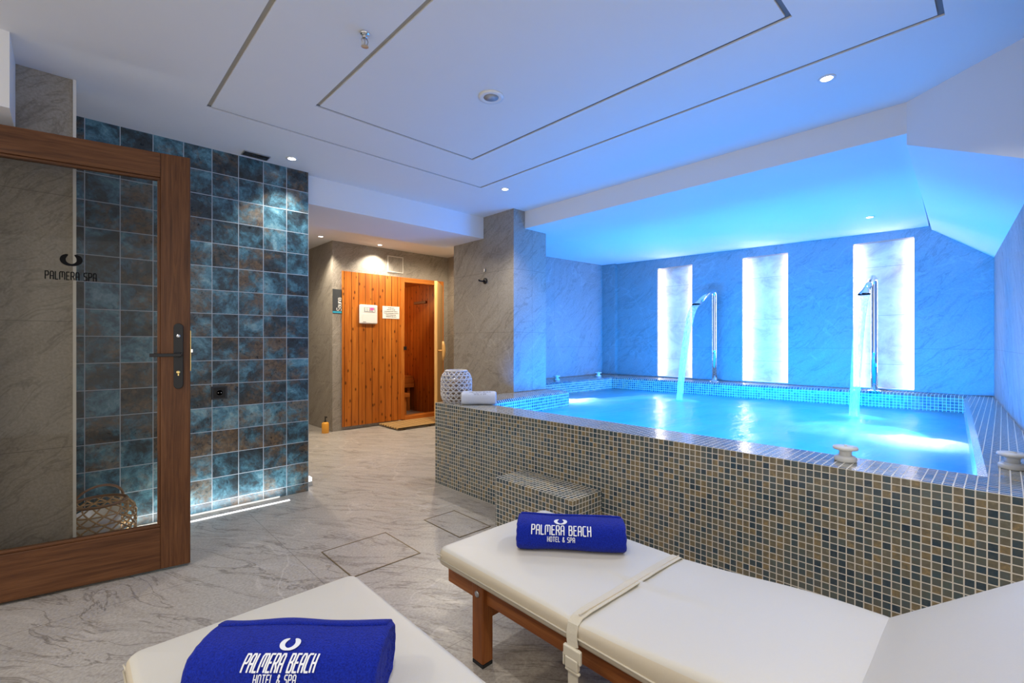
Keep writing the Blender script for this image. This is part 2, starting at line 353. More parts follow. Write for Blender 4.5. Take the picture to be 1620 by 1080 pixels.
# ------------------------------------------------------------------ mesh builder
class MB:
    def __init__(s): s.v = []; s.f = []; s.mi = []; s.cur = 0
    def add(s, vs, fs):
        b = len(s.v); s.v += [Vector(p) for p in vs]
        for f in fs: s.f.append([b+i for i in f]); s.mi.append(s.cur)
        return s
    def box(s, x0, x1, y0, y1, z0, z1, mat=None):
        vs = [(x, y, z) for z in (z0, z1) for y in (y0, y1) for x in (x0, x1)]
        if mat: vs = [mat @ Vector(p) for p in vs]
        return s.add(vs, [(0, 2, 3, 1), (4, 5, 7, 6), (0, 1, 5, 4), (2, 6, 7, 3), (0, 4, 6, 2), (1, 3, 7, 5)])
    def prism(s, poly, z0, z1):
        n = len(poly)
        a = sum(poly[i][0]*poly[(i+1) % n][1]-poly[(i+1) % n][0]*poly[i][1] for i in range(n))
        if a < 0: poly = poly[::-1]
        vs = [(x, y, z0) for x, y in poly]+[(x, y, z1) for x, y in poly]
        return s.add(vs, [tuple(range(n-1, -1, -1)), tuple(range(n, 2*n))]+[(i, (i+1) % n, n+(i+1) % n, n+i) for i in range(n)])
    def hexa(s, b, t):            # bottom quad, top quad (same winding, counter-clockwise from above)
        return s.add(list(b)+list(t), [(3, 2, 1, 0), (4, 5, 6, 7)]+[(i, (i+1) % 4, 4+(i+1) % 4, 4+i) for i in range(4)])
    def tube(s, pts, r, n=10, caps=True, closed=False, flat=None):
        pts = [Vector(p) for p in pts]; m = len(pts); rings = []
        up = None
        for i, p in enumerate(pts):
            if closed: d = pts[(i+1) % m]-pts[i-1]
            else: d = pts[min(i+1, m-1)]-pts[max(i-1, 0)]
            d.normalize()
            if up is None: up = d.orthogonal().normalized()
            up = (up-d*up.dot(d)); up = up.normalized() if up.length > 1e-6 else d.orthogonal().normalized()
            sd = d.cross(up); rr = r(i/(m-1)) if callable(r) else r
            rings.append([p+(up*math.cos(2*PI*k/n)+sd*math.sin(2*PI*k/n))*rr for k in range(n)])
        vs = [v for rg in rings for v in rg]; fs = []
        for i in range(m if closed else m-1):
            j = (i+1) % m
            for k in range(n): fs.append((i*n+k, i*n+(k+1) % n, j*n+(k+1) % n, j*n+k))
        if caps and not closed: fs += [tuple(range(n-1, -1, -1)), tuple((m-1)*n+k for k in range(n))]
        return s.add(vs, fs)
    def lathe(s, prof, o=(0, 0, 0), n=32, mat=None):
        vs = []; fs = []; m = len(prof)
        for r, z in prof:
            for k in range(n):
                p = Vector((r*math.cos(2*PI*k/n), r*math.sin(2*PI*k/n), z))
                vs.append((mat @ p if mat else p)+Vector(o))
        for i in range(m-1):
            for k in range(n): fs.append((i*n+k, i*n+(k+1) % n, (i+1)*n+(k+1) % n, (i+1)*n+k))
        if prof[0][0] > 1e-5: fs.append(tuple(range(n-1, -1, -1)))
        if prof[-1][0] > 1e-5: fs.append(tuple((m-1)*n+k for k in range(n)))
        return s.add(vs, fs)
    def build(s, name, mats, parent=None, smooth=False, bevel=0.0, seg=2, loc=None):
        me = bpy.data.meshes.new(name); me.from_pydata([tuple(v) for v in s.v], [], s.f)
        for m in (mats if isinstance(mats, (list, tuple)) else [mats]): me.materials.append(m)
        for p, i in zip(me.polygons, s.mi): p.material_index = i; p.use_smooth = smooth
        bm = bmesh.new(); bm.from_mesh(me); bmesh.ops.remove_doubles(bm, verts=bm.verts, dist=1e-6)
        bmesh.ops.recalc_face_normals(bm, faces=bm.faces); bm.to_mesh(me); bm.free(); me.update()
        o = bpy.data.objects.new(name, me); C.objects.link(o)
        if parent: o.parent = parent
        if loc: o.location = loc
        if bevel:
            b = o.modifiers.new('bevel', 'BEVEL'); b.width = bevel; b.segments = seg; b.limit_method = 'ANGLE'; b.angle_limit = math.radians(40)
            b.harden_normals = False
            if not smooth:
                for p in me.polygons: p.use_smooth = False
        return o

def tag(o, label, cat, group=None, kind=None):
    o['label'] = label; o['category'] = cat
    if group: o['group'] = group
    if kind: o['kind'] = kind
    return o
def struct(o, label=None, cat=None):
    o['kind'] = 'structure'
    if label: o['label'] = label
    if cat: o['category'] = cat
    return o
def empty(name, loc=(0, 0, 0), rz=0):
    o = bpy.data.objects.new(name, None); C.objects.link(o); o.location = loc; o.rotation_euler = (0, 0, rz); o.empty_display_size = 0.1
    return o
def copy_tree(o, parent=None):
    c = o.copy(); C.objects.link(c)
    if parent: c.parent = parent
    for ch in [x for x in bpy.data.objects if x.parent == o]: copy_tree(ch, c)
    return c

# ------------------------------------------------------------------ lettering (strokes)
GL = {
 'P': (.55, [[(0, 0), (0, 1), (.43, 1), (.55, .9), (.55, .58), (.43, .47), (0, .47)]]),
 'A': (.55, [[(0, 0), (0, .8), (.12, 1), (.43, 1), (.55, .85), (.55, 0)], [(0, .42), (.55, .42)]]),
 'L': (.45, [[(0, 1), (0, 0), (.45, 0)]]),
 'M': (.9, [[(0, 0), (0, .85), (.12, 1), (.78, 1), (.9, .85), (.9, 0)], [(.45, 1), (.45, .3)]]),
 'E': (.48, [[(.48, 1), (0, 1), (0, 0), (.48, 0)], [(0, .5), (.4, .5)]]),
 'R': (.55, [[(0, 0), (0, 1), (.43, 1), (.55, .88), (.55, .58), (.43, .47), (0, .47)], [(.3, .47), (.55, .2), (.55, 0)]]),
 'B': (.55, [[(0, 0), (0, 1), (.4, 1), (.5, .9), (.5, .62), (.4, .52), (0, .52)], [(.4, .52), (.55, .42), (.55, .1), (.43, 0), (0, 0)]]),
 'C': (.52, [[(.52, 1), (.12, 1), (0, .88), (0, .12), (.12, 0), (.52, 0)]]),
 'H': (.55, [[(0, 0), (0, 1)], [(.55, 0), (.55, 1)], [(0, .48), (.55, .48)]]),
 'O': (.55, [[(.12, 0), (0, .12), (0, .88), (.12, 1), (.43, 1), (.55, .88), (.55, .12), (.43, 0), (.12, 0)]]),
 'T': (.55, [[(0, 1), (.55, 1)], [(.275, 1), (.275, 0)]]),
 'S': (.52, [[(.52, 1), (.12, 1), (0, .88), (0, .62), (.12, .5), (.4, .5), (.52, .38), (.52, .12), (.4, 0), (0, 0)]]),
 '&': (.6, [[(.6, 0), (.1, .8), (.2, 1), (.36, 1), (.42, .84), (.06, .42), (0, .2), (.14, 0), (.34, 0), (.58, .36)]]),
 'a': (.42, [[(0, .62), (.32, .62), (.42, .52), (.42, 0), (.1, 0), (0, .1), (0, .26), (.1, .36), (.42, .36)]]),
 'u': (.42, [[(0, .62), (0, .1), (.1, 0), (.42, 0)], [(.42, .62), (.42, 0)]]),
 'n': (.42, [[(0, 0), (0, .62), (.32, .62), (.42, .52), (.42, 0)]]),
 ' ': (.28, [])}
def text_width(t, gap=.34): return sum(GL[c][0]+gap for c in t)-gap
def stroke(mb, pts, w, fn):
    for (a, b) in zip(pts, pts[1:]):
        a = Vector(a); b = Vector(b); d = b-a; L = d.length
        if L < 1e-9: continue
        d /= L; n = Vector((-d.y, d.x))*w/2; k = max(1, int(L/0.006)); a2 = a-d*w*.3; b2 = b+d*w*.3
        row = [(fn(a2.lerp(b2, i/k)-n), fn(a2.lerp(b2, i/k)+n)) for i in range(k+1)]
        vs = [p for r in row for p in r]
        mb.add(vs, [(2*i, 2*i+2, 2*i+3, 2*i+1) for i in range(k)])
def write(mb, t, cx, y0, h, fn, width=None, wt=.13, gap=.34, shear=0.0):
    """t centred on cx, baseline y0, cap height h, in the (u,v) plane of fn"""
    sx = h if width is None else width/text_width(t, gap)
    sx = h if width is None else width/text_width(t, gap); x = cx-text_width(t, gap)*sx/2
    for c in t:
        gw, st = GL[c]
        for s_ in st: stroke(mb, [(x+px*sx+py*h*shear, y0+py*h) for px, py in s_], wt*h, fn)
        x += (gw+gap)*sx
def logo(mb, cx, cy, r, fn):
    """open ring: two crescents, thick at the sides, thin at the foot, open at the top"""
    n = 28; a0, a1 = math.radians(112), math.radians(428)
    o_, i_ = [], []
    for k in range(n+1):
        a = a0+(a1-a0)*k/n; tip = min(1, min(k, n-k)/3.0)
        mid = 0.5*(1.0+0.48); th = (0.52*(0.55+0.45*abs(math.cos(a))))*(0.35+0.65*math.sqrt(tip))
        ro, ri = mid+th/2, mid-th/2
        o_.append(fn(Vector((cx+1.06*r*ro*math.cos(a), cy+.88*r*ro*math.sin(a)))))
        i_.append(fn(Vector((cx+1.06*r*ri*math.cos(a), cy+.88*r*ri*math.sin(a)))))
    mb.add(o_+i_, [(k, k+1, n+2+k, n+1+k) for k in range(n)])

# ================================================================== STRUCTURE
WX = lambda x: 0.055-0.0589*(5.85-x)          # right wall of the pool bay (slightly skewed)
struct(MB().box(-2.4, 6.2, -1.8, 7.4, -0.12, 0.0).build('floor', M['floor']))

# main ceiling: three panels with two rectangular shadow gaps between them
c = MB(); g = 0.020
def ring(x0, x1, y0, y1, X0, X1, Y0, Y1):
    c.box(X0, X1, Y0, y0, ZC, ZC+.03); c.box(X0, X1, y1, Y1, ZC, ZC+.03); c.box(X0, x0, y0, y1, ZC, ZC+.03); c.box(x1, X1, y0, y1, ZC, ZC+.03)
OX0, OX1, OY0, OY1 = 0.552, 2.446, 0.165, 2.940
IX0, IX1, IY0, IY1 = 0.972, 2.030, 0.575, 2.530
c.box(IX0+g/2, IX1-g/2, IY0+g/2, IY1-g/2, ZC, ZC+.03)
ring(IX0-g/2, IX1+g/2, IY0-g/2, IY1+g/2, OX0+g/2, OX1-g/2, OY0+g/2, OY1-g/2)
ring(OX0-g/2, OX1+g/2, OY0-g/2, OY1+g/2, -2.4, 3.25, -1.8, 3.62)
c.box(-2.4, 3.25, -1.8, 3.62, ZC+.022, ZC+.12)
c.box(-2.4, 4.6, 3.62, 7.4, ZC, ZC+.12)
struct(c.build('ceiling', M['white']))
for nm, (x0, x1, y0, y1) in (('trim_4', (OX0, OX1, OY0, OY1)), ('trim_5', (IX0, IX1, IY0, IY1))):
    c = MB(); e = g/2-.0005
    for b in ((x0-e, x1+e, y0-e, y0+e), (x0-e, x1+e, y1-e, y1+e), (x1-e, x1+e, y0+e, y1-e)): c.box(*b, ZC+.007, ZC+.021)
    c.cur = 1; c.box(x0-e, x0+e, y0+e, y1-e, ZC+.007, ZC+.021)  # left run takes the lit tone
    struct(c.build(nm, [M['groove'], M['groove_lit']]))
# soffit across the passage
struct(MB().box(1.302, 3.06, 3.62, 4.28, 2.15, ZC+.02).build('ceiling_soffit', M['white']))
# pool bay ceiling: dropped face, flat part, riser, sloped side
c = MB()
A_, B_, C_, D_ = (3.2, .35, 2.2), (3.2, 4.2, 2.2), (5.95, 4.2, 2.26), (5.95, .485, 2.19)
a_, d_, e_, g_ = (3.2, .35, 2.14), (5.95, .465, 2.155), (5.95, .03, 1.82), (2.80, -.155, 1.80)
T = 2.5
c.hexa([A_, D_, C_, B_], [(p[0], p[1], T) for p in (A_, D_, C_, B_)])
c.hexa([a_, g_, e_, d_], [(p[0], p[1], T) for p in (a_, g_, e_, d_)])
struct(c.build('ceiling_bay', M['white']))
# tiled wall with its narrow end, stone walls
struct(MB().box(-0.6, 1.302, 3.56, 3.74, 0, ZC).build('wall_tiled', M['patina']))
struct(MB().box(-2.4, 0.022, 3.09, 3.20, 0, ZC).build('wall_left', M['stone']))
struct(MB().box(0.022, 0.034, 3.082, 3.20, 0, ZC).build('trim_1', M['trim']))
struct(MB().box(-2.4, -0.168, 2.79, 3.09, 2.055, ZC).build('trim_2', M['white']), 'white boxed bulkhead above the glazed door')
# column between pool and passage
struct(MB().box(3.05, 3.50, 3.18, 4.12, 0, ZC+.01).build('column', M['stone']))
# sauna front wall: stone around the timber opening
c = MB()
c.box(2.38, 2.50, 5.72, 5.84, 0, ZC); c.box(4.03, 4.15, 5.72, 5.84, 0, ZC); c.box(2.50, 4.03, 5.72, 5.84, 2.0, ZC); c.box(2.50, 3.30, 5.73, 5.84, 0, .045)
c.box(2.38, 2.46, 5.84, 7.3, 0, ZC)
struct(c.build('wall_back', M['stone']))
struct(MB().box(4.12, 4.30, 4.12, 5.90, 0, ZC).build('wall_passage', M['stone']))
struct(MB().box(1.0, 2.4, 7.3, 7.4, 0, ZC).build('wall_far', M['stone']))
struct(MB().box(0.95, 1.05, 3.74, 7.3, 0, ZC).build('wall_light_block', M['stone']))  # unseen wall added to keep outside light out of the passage
# pool bay walls
BX = 5.85
NI = [(2.77, 3.262), (1.663, 2.152), (0.586, 1.064)]     # niches, far to near
NZ0, NZ1, ND = 0.645, 2.11, 0.085
c = MB()
ys = [-0.1]+[v for n_ in sorted(NI) for v in n_]+[4.2]
for k in range(0, len(ys), 2): c.box(BX, BX+.2, ys[k], ys[k+1], 0, 2.3)
for y0, y1 in NI: c.box(BX, BX+.2, y0, y1, NZ1, 2.3); c.box(BX, BX+.2, y0, y1, 0, NZ0); c.box(BX+ND+.03, BX+.2, y0, y1, NZ0, NZ1)
c.box(BX-.07, BX, 3.90, 4.15, HP-.02, 2.3)
struct(c.build('wall_pool', M['stone_bay']))
struct(MB().box(3.50, 5.95, 4.12, 4.24, 0, 2.35).build('wall_bay_left', M['stone_bay']))
c = MB(); c.prism([(2.1, WX(2.1)), (5.95, WX(5.95)), (5.95, -.4), (2.1, -.4)], 0, ZC)
struct(c.build('wall_right', M['stone_bay']))
struct(MB().box(2.1, 2.25, -1.8, -.4, 0, ZC).build('wall_near', M['stone']))

# ---- travertine niche panels with light strips at both sides
NL = ['backlit travertine panel at the far left of the pool wall, behind the left water spout',
      'backlit travertine panel in the middle of the pool wall, with no spout before it',
      'backlit travertine panel at the right of the pool wall, behind the right water spout']
for (y0, y1), lb in zip(NI, NL):
    r = tag(empty('wall_niche_panel', (BX+ND, (y0+y1)/2, NZ0)), lb, 'panel', 'backlit stone panels in the pool wall')
    hw = (y1-y0)/2; H = NZ1-NZ0
    MB().box(0, .03, -hw, hw, 0, H).build('stone_slab', M['travertine'], r)
    for s in (-1, 1):
        MB().box(-.05, -.012, s*hw-.004*(s > 0), s*hw+.004*(s < 0), .01, H-.01).build('light_strip', M['led_niche'], r)
    MB().box(-ND+.004, 0, -hw, hw, -.012, 0.004).build('sill', M['trim'], r)

# ================================================================== POOL
pool = tag(empty('spa_pool', (0, 0, 0)), 'raised spa pool clad in blue and tan mosaic, filled with glowing blue water', 'pool')
IB = [(5.35, 3.65), (5.70, .24)]        # inner back corners
inner = [(2.36, .06), (5.70, .24), (5.35, 3.65), (3.56, 3.65), (3.56, 2.93), (2.36, 2.80)]
outer = [(2.10, WX(2.1)), (5.85, WX(5.85)), (5.85, 4.12), (3.50, 4.12), (3.50, 3.19), (2.90, 3.19), (2.10, 3.08)]
ch = 0.02
def offset(poly, d):
    n = len(poly); out = []
    for i in range(n):
        p0, p1, p2 = (Vector(poly[i-1]), Vector(poly[i]), Vector(poly[(i+1) % n]))
        n1 = Vector((-(p1-p0).y, (p1-p0).x)).normalized(); n2 = Vector((-(p2-p1).y, (p2-p1).x)).normalized()
        b = n1+n2; b = b/b.dot(n1) if abs(b.dot(n1)) > 1e-6 else n1
        out.append(tuple(p1+b*d))
    return out
# outer cladding, basin and coping (coping = flat top ring with a chamfered inner lip)
c = MB()
n = len(outer)
c.add([(x, y, 0) for x, y in outer]+[(x, y, HP) for x, y in outer], [(i, (i+1) % n, n+(i+1) % n, n+i) for i in range(n)])
c.build('cladding', M['mosaic'], pool)
lip = offset(inner, -.022)
c = MB(); m_ = len(inner)
c.add([(x, y, .05) for x, y in inner]+[(x, y, HP-.022) for x, y in inner], [(i, (i+1) % m_, m_+(i+1) % m_, m_+i) for i in range(m_)])
c.add([(x, y, .05) for x, y in inner], [tuple(range(m_))])
c.build('basin', M['mosaic'], pool)
bm = bmesh.new()
def loop_edges(poly, z):
    vs = [bm.verts.new((x, y, z)) for x, y in poly]
    return vs, [bm.edges.new((vs[i], vs[(i+1) % len(vs)])) for i in range(len(vs))]
vo, eo = loop_edges(outer, HP); vl, el = loop_edges(lip, HP)
bmesh.ops.triangle_fill(bm, edges=eo+el, use_beauty=True)
vi = [bm.verts.new((x, y, HP-.022)) for x, y in inner]
for i in range(m_): bm.faces.new((vl[i], vl[(i+1) % m_], vi[(i+1) % m_], vi[i]))
bmesh.ops.recalc_face_normals(bm, faces=bm.faces)
for f in bm.faces:
    if f.normal.z < 0: f.normal_flip()
me = bpy.data.meshes.new('coping'); bm.to_mesh(me); bm.free(); me.materials.append(M['mosaic'])
o = bpy.data.objects.new('coping', me); C.objects.link(o); o.parent = pool

# ---- water: gently wavy sheet with two frothing patches
def inside(x, y, poly):
    r = False; n = len(poly); j = n-1
    for i in range(n):
        (xi, yi), (xj, yj) = poly[i], poly[j]
        if (yi > y) != (yj > y) and x < (xj-xi)*(y-yi)/(yj-yi)+xi: r = not r
        j = i
    return r
def froth(x, y):
    v = 0
    for (cx, cy, ax, ay, ang, k) in FO:
        dx, dy = x-cx, y-cy; ca, sa = math.cos(ang), math.sin(ang)
        u, w_ = (dx*ca+dy*sa)/ax, (-dx*sa+dy*ca)/ay
        d = u*u+w_*w_+0.35*noise.noise((x*5, y*5, 3))
        v = max(v, k*max(0, min(1, (1-d)*1.6)))
    return v
FO = [(3.88, 3.12, .42, .13, -.18, 1.0), (4.55, 2.9, .75, .16, -.25, .35), (3.82, .36, .26, .30, 0, 1.0), (4.05, .75, .42, .45, .5, .45),
      (4.80, 2.38, .13, .22, 0, .5), (4.80, .86, .16, .22, 0, .5), (4.5, 1.5, .6, .3, .9, .2)]
S = .045; nx, ny = int(3.5/S), int(3.8/S); idx = {}; vs = []; fr_ = []
bm = bmesh.new(); lay = bm.verts.layers.float.new('froth')
inn = offset(inner, .0)
for i in range(nx+1):
    for j in range(ny+1):
        x, y = 2.30+i*S, 0.0+j*S
        f_ = froth(x, y)
        z = WATER+.006*noise.noise((x*2.2, y*2.2, 0))+.003*noise.noise((x*7, y*7, 5))+f_*(.012+.022*max(0, noise.noise((x*8, y*8, 1))+.3))
        v = bm.verts.new((x, y, z)); v[lay] = f_; idx[i, j] = v
for i in range(nx):
    for j in range(ny):
        x, y = 2.30+(i+.5)*S, (j+.5)*S
        if any(inside(x+dx, y+dy, inner) for dx in (-.55*S, .55*S) for dy in (-.55*S, .55*S)):
            f = bm.faces.new((idx[i, j], idx[i+1, j], idx[i+1, j+1], idx[i, j+1])); f.smooth = True
bmesh.ops.delete(bm, geom=[v for v in bm.verts if not v.link_faces], context='VERTS')
me = bpy.data.meshes.new('pool_water'); bm.to_mesh(me); bm.free()
me.materials.append(water_mat('pool_water', FO))
o = bpy.data.objects.new('pool_water', me); C.objects.link(o)
tag(o, 'glowing blue frothing water filling the mosaic spa pool', 'water', kind='stuff')

# ---- mosaic step at the foot of the pool
o = MB().box(1.852, 2.099, 1.50, 2.085, 0, .300).build('mosaic_step', mosaic('mosaic_step_tile', off=(-1.852, -1.50, -.30+.02625*20)), None)
tag(o, 'low mosaic tiled step standing against the front of the pool', 'step')

# ---- water spouts and their falling water
def arc_pts(p0, p1, p2, n=10):
    p0, p1, p2 = map(Vector, (p0, p1, p2)); return [(p0*(1-t)**2+p1*2*t*(1-t)+p2*t*t) for t in [i/n for i in range(n+1)]]
for (y, lb, lf) in [(2.40, 'curved chrome water spout before the left backlit panel', 'stream of water falling from the left chrome spout'),
                    (0.860, 'curved chrome water spout before the right backlit panel', 'stream of water falling from the right chrome spout')]:
    r = tag(empty('water_spout', (5.66, y, HP)), lb, 'spout', 'chrome water spouts behind the pool')
    pts = [(0, 0, 0), (0, 0, .4), (0, 0, 1.00)]+arc_pts((0, 0, 1.02), (0, 0, 1.115), (-.09, 0, 1.085), 8)+[(-.25, 0, 1.015), (-.40, 0, .945)]
    MB().tube(pts, .027, 20).build('pipe', M['chrome'], r, smooth=True)
    mb = MB()
    d = Vector((-.15, 0, -.068)).normalized(); up = Vector((d.z, 0, -d.x)) if d.x < 0 else Vector((0, 0, 1))
    if up.z < 0: up = -up
    ringa = []
    for k, (s_, hy, hz) in enumerate([(0, .028, .028), (.04, .036, .024), (.11, .050, .015)]):
        cc = Vector((-.39, 0, .949))+d*s_
        ringa.append([cc+Vector((0, 1, 0))*hy*math.cos(2*PI*q/16)+up*hz*math.sin(2*PI*q/16) for q in range(16)])
    mb.add([v for rg in ringa for v in rg], [(i*16+q, i*16+(q+1) % 16, (i+1)*16+(q+1) % 16, (i+1)*16+q) for i in range(2) for q in range(16)])
    mb.build('nozzle', M['chrome'], r, smooth=True)
    MB().lathe([(.055, 0), (.055, .008), (.04, .016), (.028, .02)]).build('base_flange', M['chrome'], r, smooth=True)
    mb = MB(); rows = []; N_ = 26
    x0, z0 = 5.66-.495, HP+.895
    for i in range(N_+1):
        t = i/N_; x = x0-.40*t; z = z0-.08*t-(z0-.08-WATER)*t*t
        hw = .048-.014*t; th = .012+.004*t
        rows.append([(x+th*math.sin(2*PI*q/12)*.9, y+hw*math.cos(2*PI*q/12), z+th*.4*math.sin(2*PI*q/12)) for q in range(12)])
    mb.add([v for rg in rows for v in rg], [(i*12+q, i*12+(q+1) % 12, (i+1)*12+(q+1) % 12, (i+1)*12+q) for i in range(N_) for q in range(12)])
    o = mb.build('falling_water', M.setdefault('fall', fall_mat('falling_water')), None, smooth=True)
    tag(o, lf, 'water', kind='stuff')

# ---- white spool-shaped air controls on the coping
def control(x, y, rot, lb):
    r = tag(empty('air_control_knob', (x, y, HP), rot), lb, 'knob', 'white air controls on the pool coping')
    MB().lathe([(.036, 0), (.038, .004), (.038, .016), (.030, .022)], n=28).build('base', M['knob'], r, smooth=True, bevel=.001)
    MB().lathe([(.022, .020), (.021, .036), (.024, .044)], n=24).build('stem', M['knob'], r, smooth=True)
    mb = MB(); mb.lathe([(.024, .043), (.041, .047), (.043, .052), (.041, .058), (.014, .060)], n=28)
    mb.box(-.012, .012, -.004, .004, .058, .064)
    mb.build('cap', M['knob'], r, smooth=True)
control(2.245, .433, .3, 'white spool-shaped air control on the front coping of the pool')
control(2.56, WX(2.56)+.115, .9, 'white spool-shaped air control on the right coping, at the photo edge')
control(4.45, 3.86, .2, 'white spool-shaped air control on the far left coping, nearer the column')
control(5.38, 3.90, .5, 'white spool-shaped air control on the far left coping, in the pool corner')

# ================================================================== GLAZED DOOR (open leaf)
dr = struct(empty('door_1', (.443, 2.772, 0), math.radians(-10.125)), 'open glazed door in dark stained timber with a black lever handle', 'door')
W_, H_, TH = .86, 2.013, .042
z0 = .012
MB().box(-.118, 0, 0, TH, z0, H_).build('stile', M['oak_v'], dr, bevel=.003)
MB().box(-W_, -W_+.118, 0, TH, z0, H_).build('stile', M['oak_v'], dr, bevel=.003)
MB().box(-W_+.118, -.118, 0, TH, H_-.118, H_).build('top_rail', M['oak_h'], dr, bevel=.003)
MB().box(-W_+.118, -.118, 0, TH, z0, .212).build('bottom_rail', M['oak_h'], dr, bevel=.003)
gx0, gx1, gz0, gz1 = -W_+.118, -.118, .212, H_-.118
for nm, b, mt in (('glazing_bead', (gx0, gx1, gz1-.013, gz1), 'oak_h'), ('glazing_bead', (gx0, gx1, gz0, gz0+.013), 'oak_h'),
                  ('glazing_bead', (gx0, gx0+.013, gz0+.013, gz1-.013), 'oak_v'), ('glazing_bead', (gx1-.013, gx1, gz0+.013, gz1-.013), 'oak_v')):
    MB().box(b[0], b[1], .006, TH-.006, b[2], b[3]).build(nm, M[mt], dr, bevel=.003)
pane = MB().box(gx0+.008, gx1-.008, TH/2-.003, TH/2+.003, gz0+.008, gz1-.008).build('glass_pane', M['glass'], dr)
mb = MB(); fn = lambda p: Vector((p.x, TH/2-.0045, p.y))
logo(mb, -.4375, 1.470, .036, fn); write(mb, 'PALMERA SPA', -.4375, 1.380, .034, fn, width=.168, wt=.12)
lg = mb.build('lettering', M['black_film'], pane); lg['label'] = 'black lettering PALMERA SPA under an open ring emblem'
hd = MB()
pl = [(-.067+.0195*math.cos(a)+.0195, .895+.0195*math.sin(a)+.0195*0) for a in [PI+PI*k/8 for k in range(9)]]
pl += [(-.0475+.0195*math.cos(a), 1.175+.0195*math.sin(a)) for a in [PI*k/8 for k in range(9)]]
pl = [(x if i >= 9 else x, z) for i, (x, z) in enumerate(pl)]
nn = len(pl)
hd.add([(x, -.009, z) for x, z in pl]+[(x, 0, z) for x, z in pl], [tuple(range(nn)), tuple(range(2*nn-1, nn-1, -1))]+[(i, nn+i, nn+(i+1) % nn, (i+1) % nn) for i in range(nn)])
hp_ = hd.build('handle_plate', M['black'], dr, bevel=.002)
lv = MB(); lv.lathe([(.011, 0), (.011, .045)], n=20, mat=Matrix.Translation((-.043, 0, 1.041)) @ Matrix.Rotation(PI/2, 4, 'X'))
lv.box(-.157, -.034, -.052, -.040, 1.033, 1.049)
lv.build('lever_handle', M['black'], hp_, bevel=.002)
MB().lathe([(.008, 0), (.008, .005), (.005, .007)], n=18, mat=Matrix.Translation((-.0475, -.009, 1.133)) @ Matrix.Rotation(PI/2, 4, 'X')).build('privacy_turn', M['steel'], hp_)
mb = MB(); mb.lathe([(.008, 0), (.008, .006), (.005, .008)], n=18, mat=Matrix.Translation((-.0475, -.009, .957)) @ Matrix.Rotation(PI/2, 4, 'X'))
mb.box(-.0500, -.045, -.013, -.009, .940, .957)
mb.build('key_cylinder', M['brass'], hp_)
MB().box(-.002, .0025, .010, .030, .96, 1.16).build('strike_edge', M['brass'], dr)
MB().box(0, .010, .013, .027, 1.052, 1.068).build('latch_bolt', M['chrome'], dr)

# ================================================================== SAUNA
sw = struct(MB().box(2.50, 3.325, 5.700, 5.745, .045, 2.0).build('wall_sauna', M['pine'], None), 'orange pine board front of the sauna', 'wall')
df = struct(empty('door_2', (0, 0, 0)), 'open sauna doorway with pine frame and half open pine leaf', 'door')
MB().box(3.325, 3.375, 5.690, 5.80, .045, 2.0).build('jamb', M['pine_v'], df, bevel=.004)
MB().box(3.985, 4.03, 5.690, 5.80, .02, 2.0).build('jamb', M['pine_v'], df, bevel=.004)
MB().box(3.375, 3.985, 5.690, 5.80, 1.935, 2.0).build('head', M['pine_h'], df, bevel=.004)
MB().box(3.375, 3.985, 5.690, 5.82, .02, .085).build('threshold', M['pine_h'], df, bevel=.004)
MB().box(3.36, 3.40, 5.675, 5.695, 1.0, 1.05).build('catch', M['black'], df, bevel=.003)
ang = math.atan2(-.738, -.675)
lf = MB(); Ml = Matrix.Translation((3.985, 5.685, 0)) @ Matrix.Rotation(ang, 4, 'Z')
lf.box(0, .585, -.02, .02, .09, 1.93, Ml); leaf = lf.build('leaf', M['pine_pale'], df, bevel=.003); leaf['label'] = 'pale pine door leaf seen edge on'
hb = MB(); hb.tube([Ml @ Vector(p) for p in [(.50, .02, .99), (.50, .075, .99)]], .014, 10)
hb.tube([Ml @ Vector(p) for p in [(.50, .085, .86), (.50, .092, .92), (.50, .095, .99), (.50, .092, 1.06), (.50, .085, 1.12)]], lambda t: .014+.012*math.sin(PI*t), 12)
hb.build('handle', M['pine_pale'], leaf, smooth=True)
# inside of the cabin
c = MB(); c.box(2.46, 4.16, 7.2, 7.26, 0, 2.1)
struct(c.build('wall_sauna_back', M['pine']))
struct(MB().box(4.10, 4.16, 5.84, 7.2, 0, 2.1).build('wall_sauna_side', M['pine_y']))
struct(MB().box(2.46, 4.16, 5.84, 7.2, 2.02, 2.1).build('ceiling_sauna', M['pine_h']))
bn = tag(empty('sauna_bench', (0, 0, 0)), 'stepped pine bench inside the dim sauna', 'bench')
MB().box(2.48, 4.09, 6.62, 7.19, .50, .56).build('upper_seat', M['pine_h'], bn, bevel=.004)
MB().box(2.48, 4.09, 6.60, 6.63, .38, .50).build('fascia', M['pine_h'], bn, bevel=.004)
MB().box(2.48, 3.80, 6.25, 6.60, .27, .33).build('lower_seat', M['pine_h'], bn, bevel=.004)
for x in (2.55, 3.72): MB().box(x, x+.05, 6.30, 6.36, 0, .27).build('leg', M['pine_v'], bn)
for x in (2.55, 4.0): MB().box(x, x+.05, 6.66, 6.72, 0, .50).build('leg', M['pine_v'], bn)
o = tag(empty('sauna_vent', (4.098, 6.42, 1.74)), 'dark wooden slide vent on the inner sauna wall', 'vent')
MB().box(-.02, 0, -.17, .17, -.02, .02).build('slider', M['rattan_dark'], o, bevel=.003)
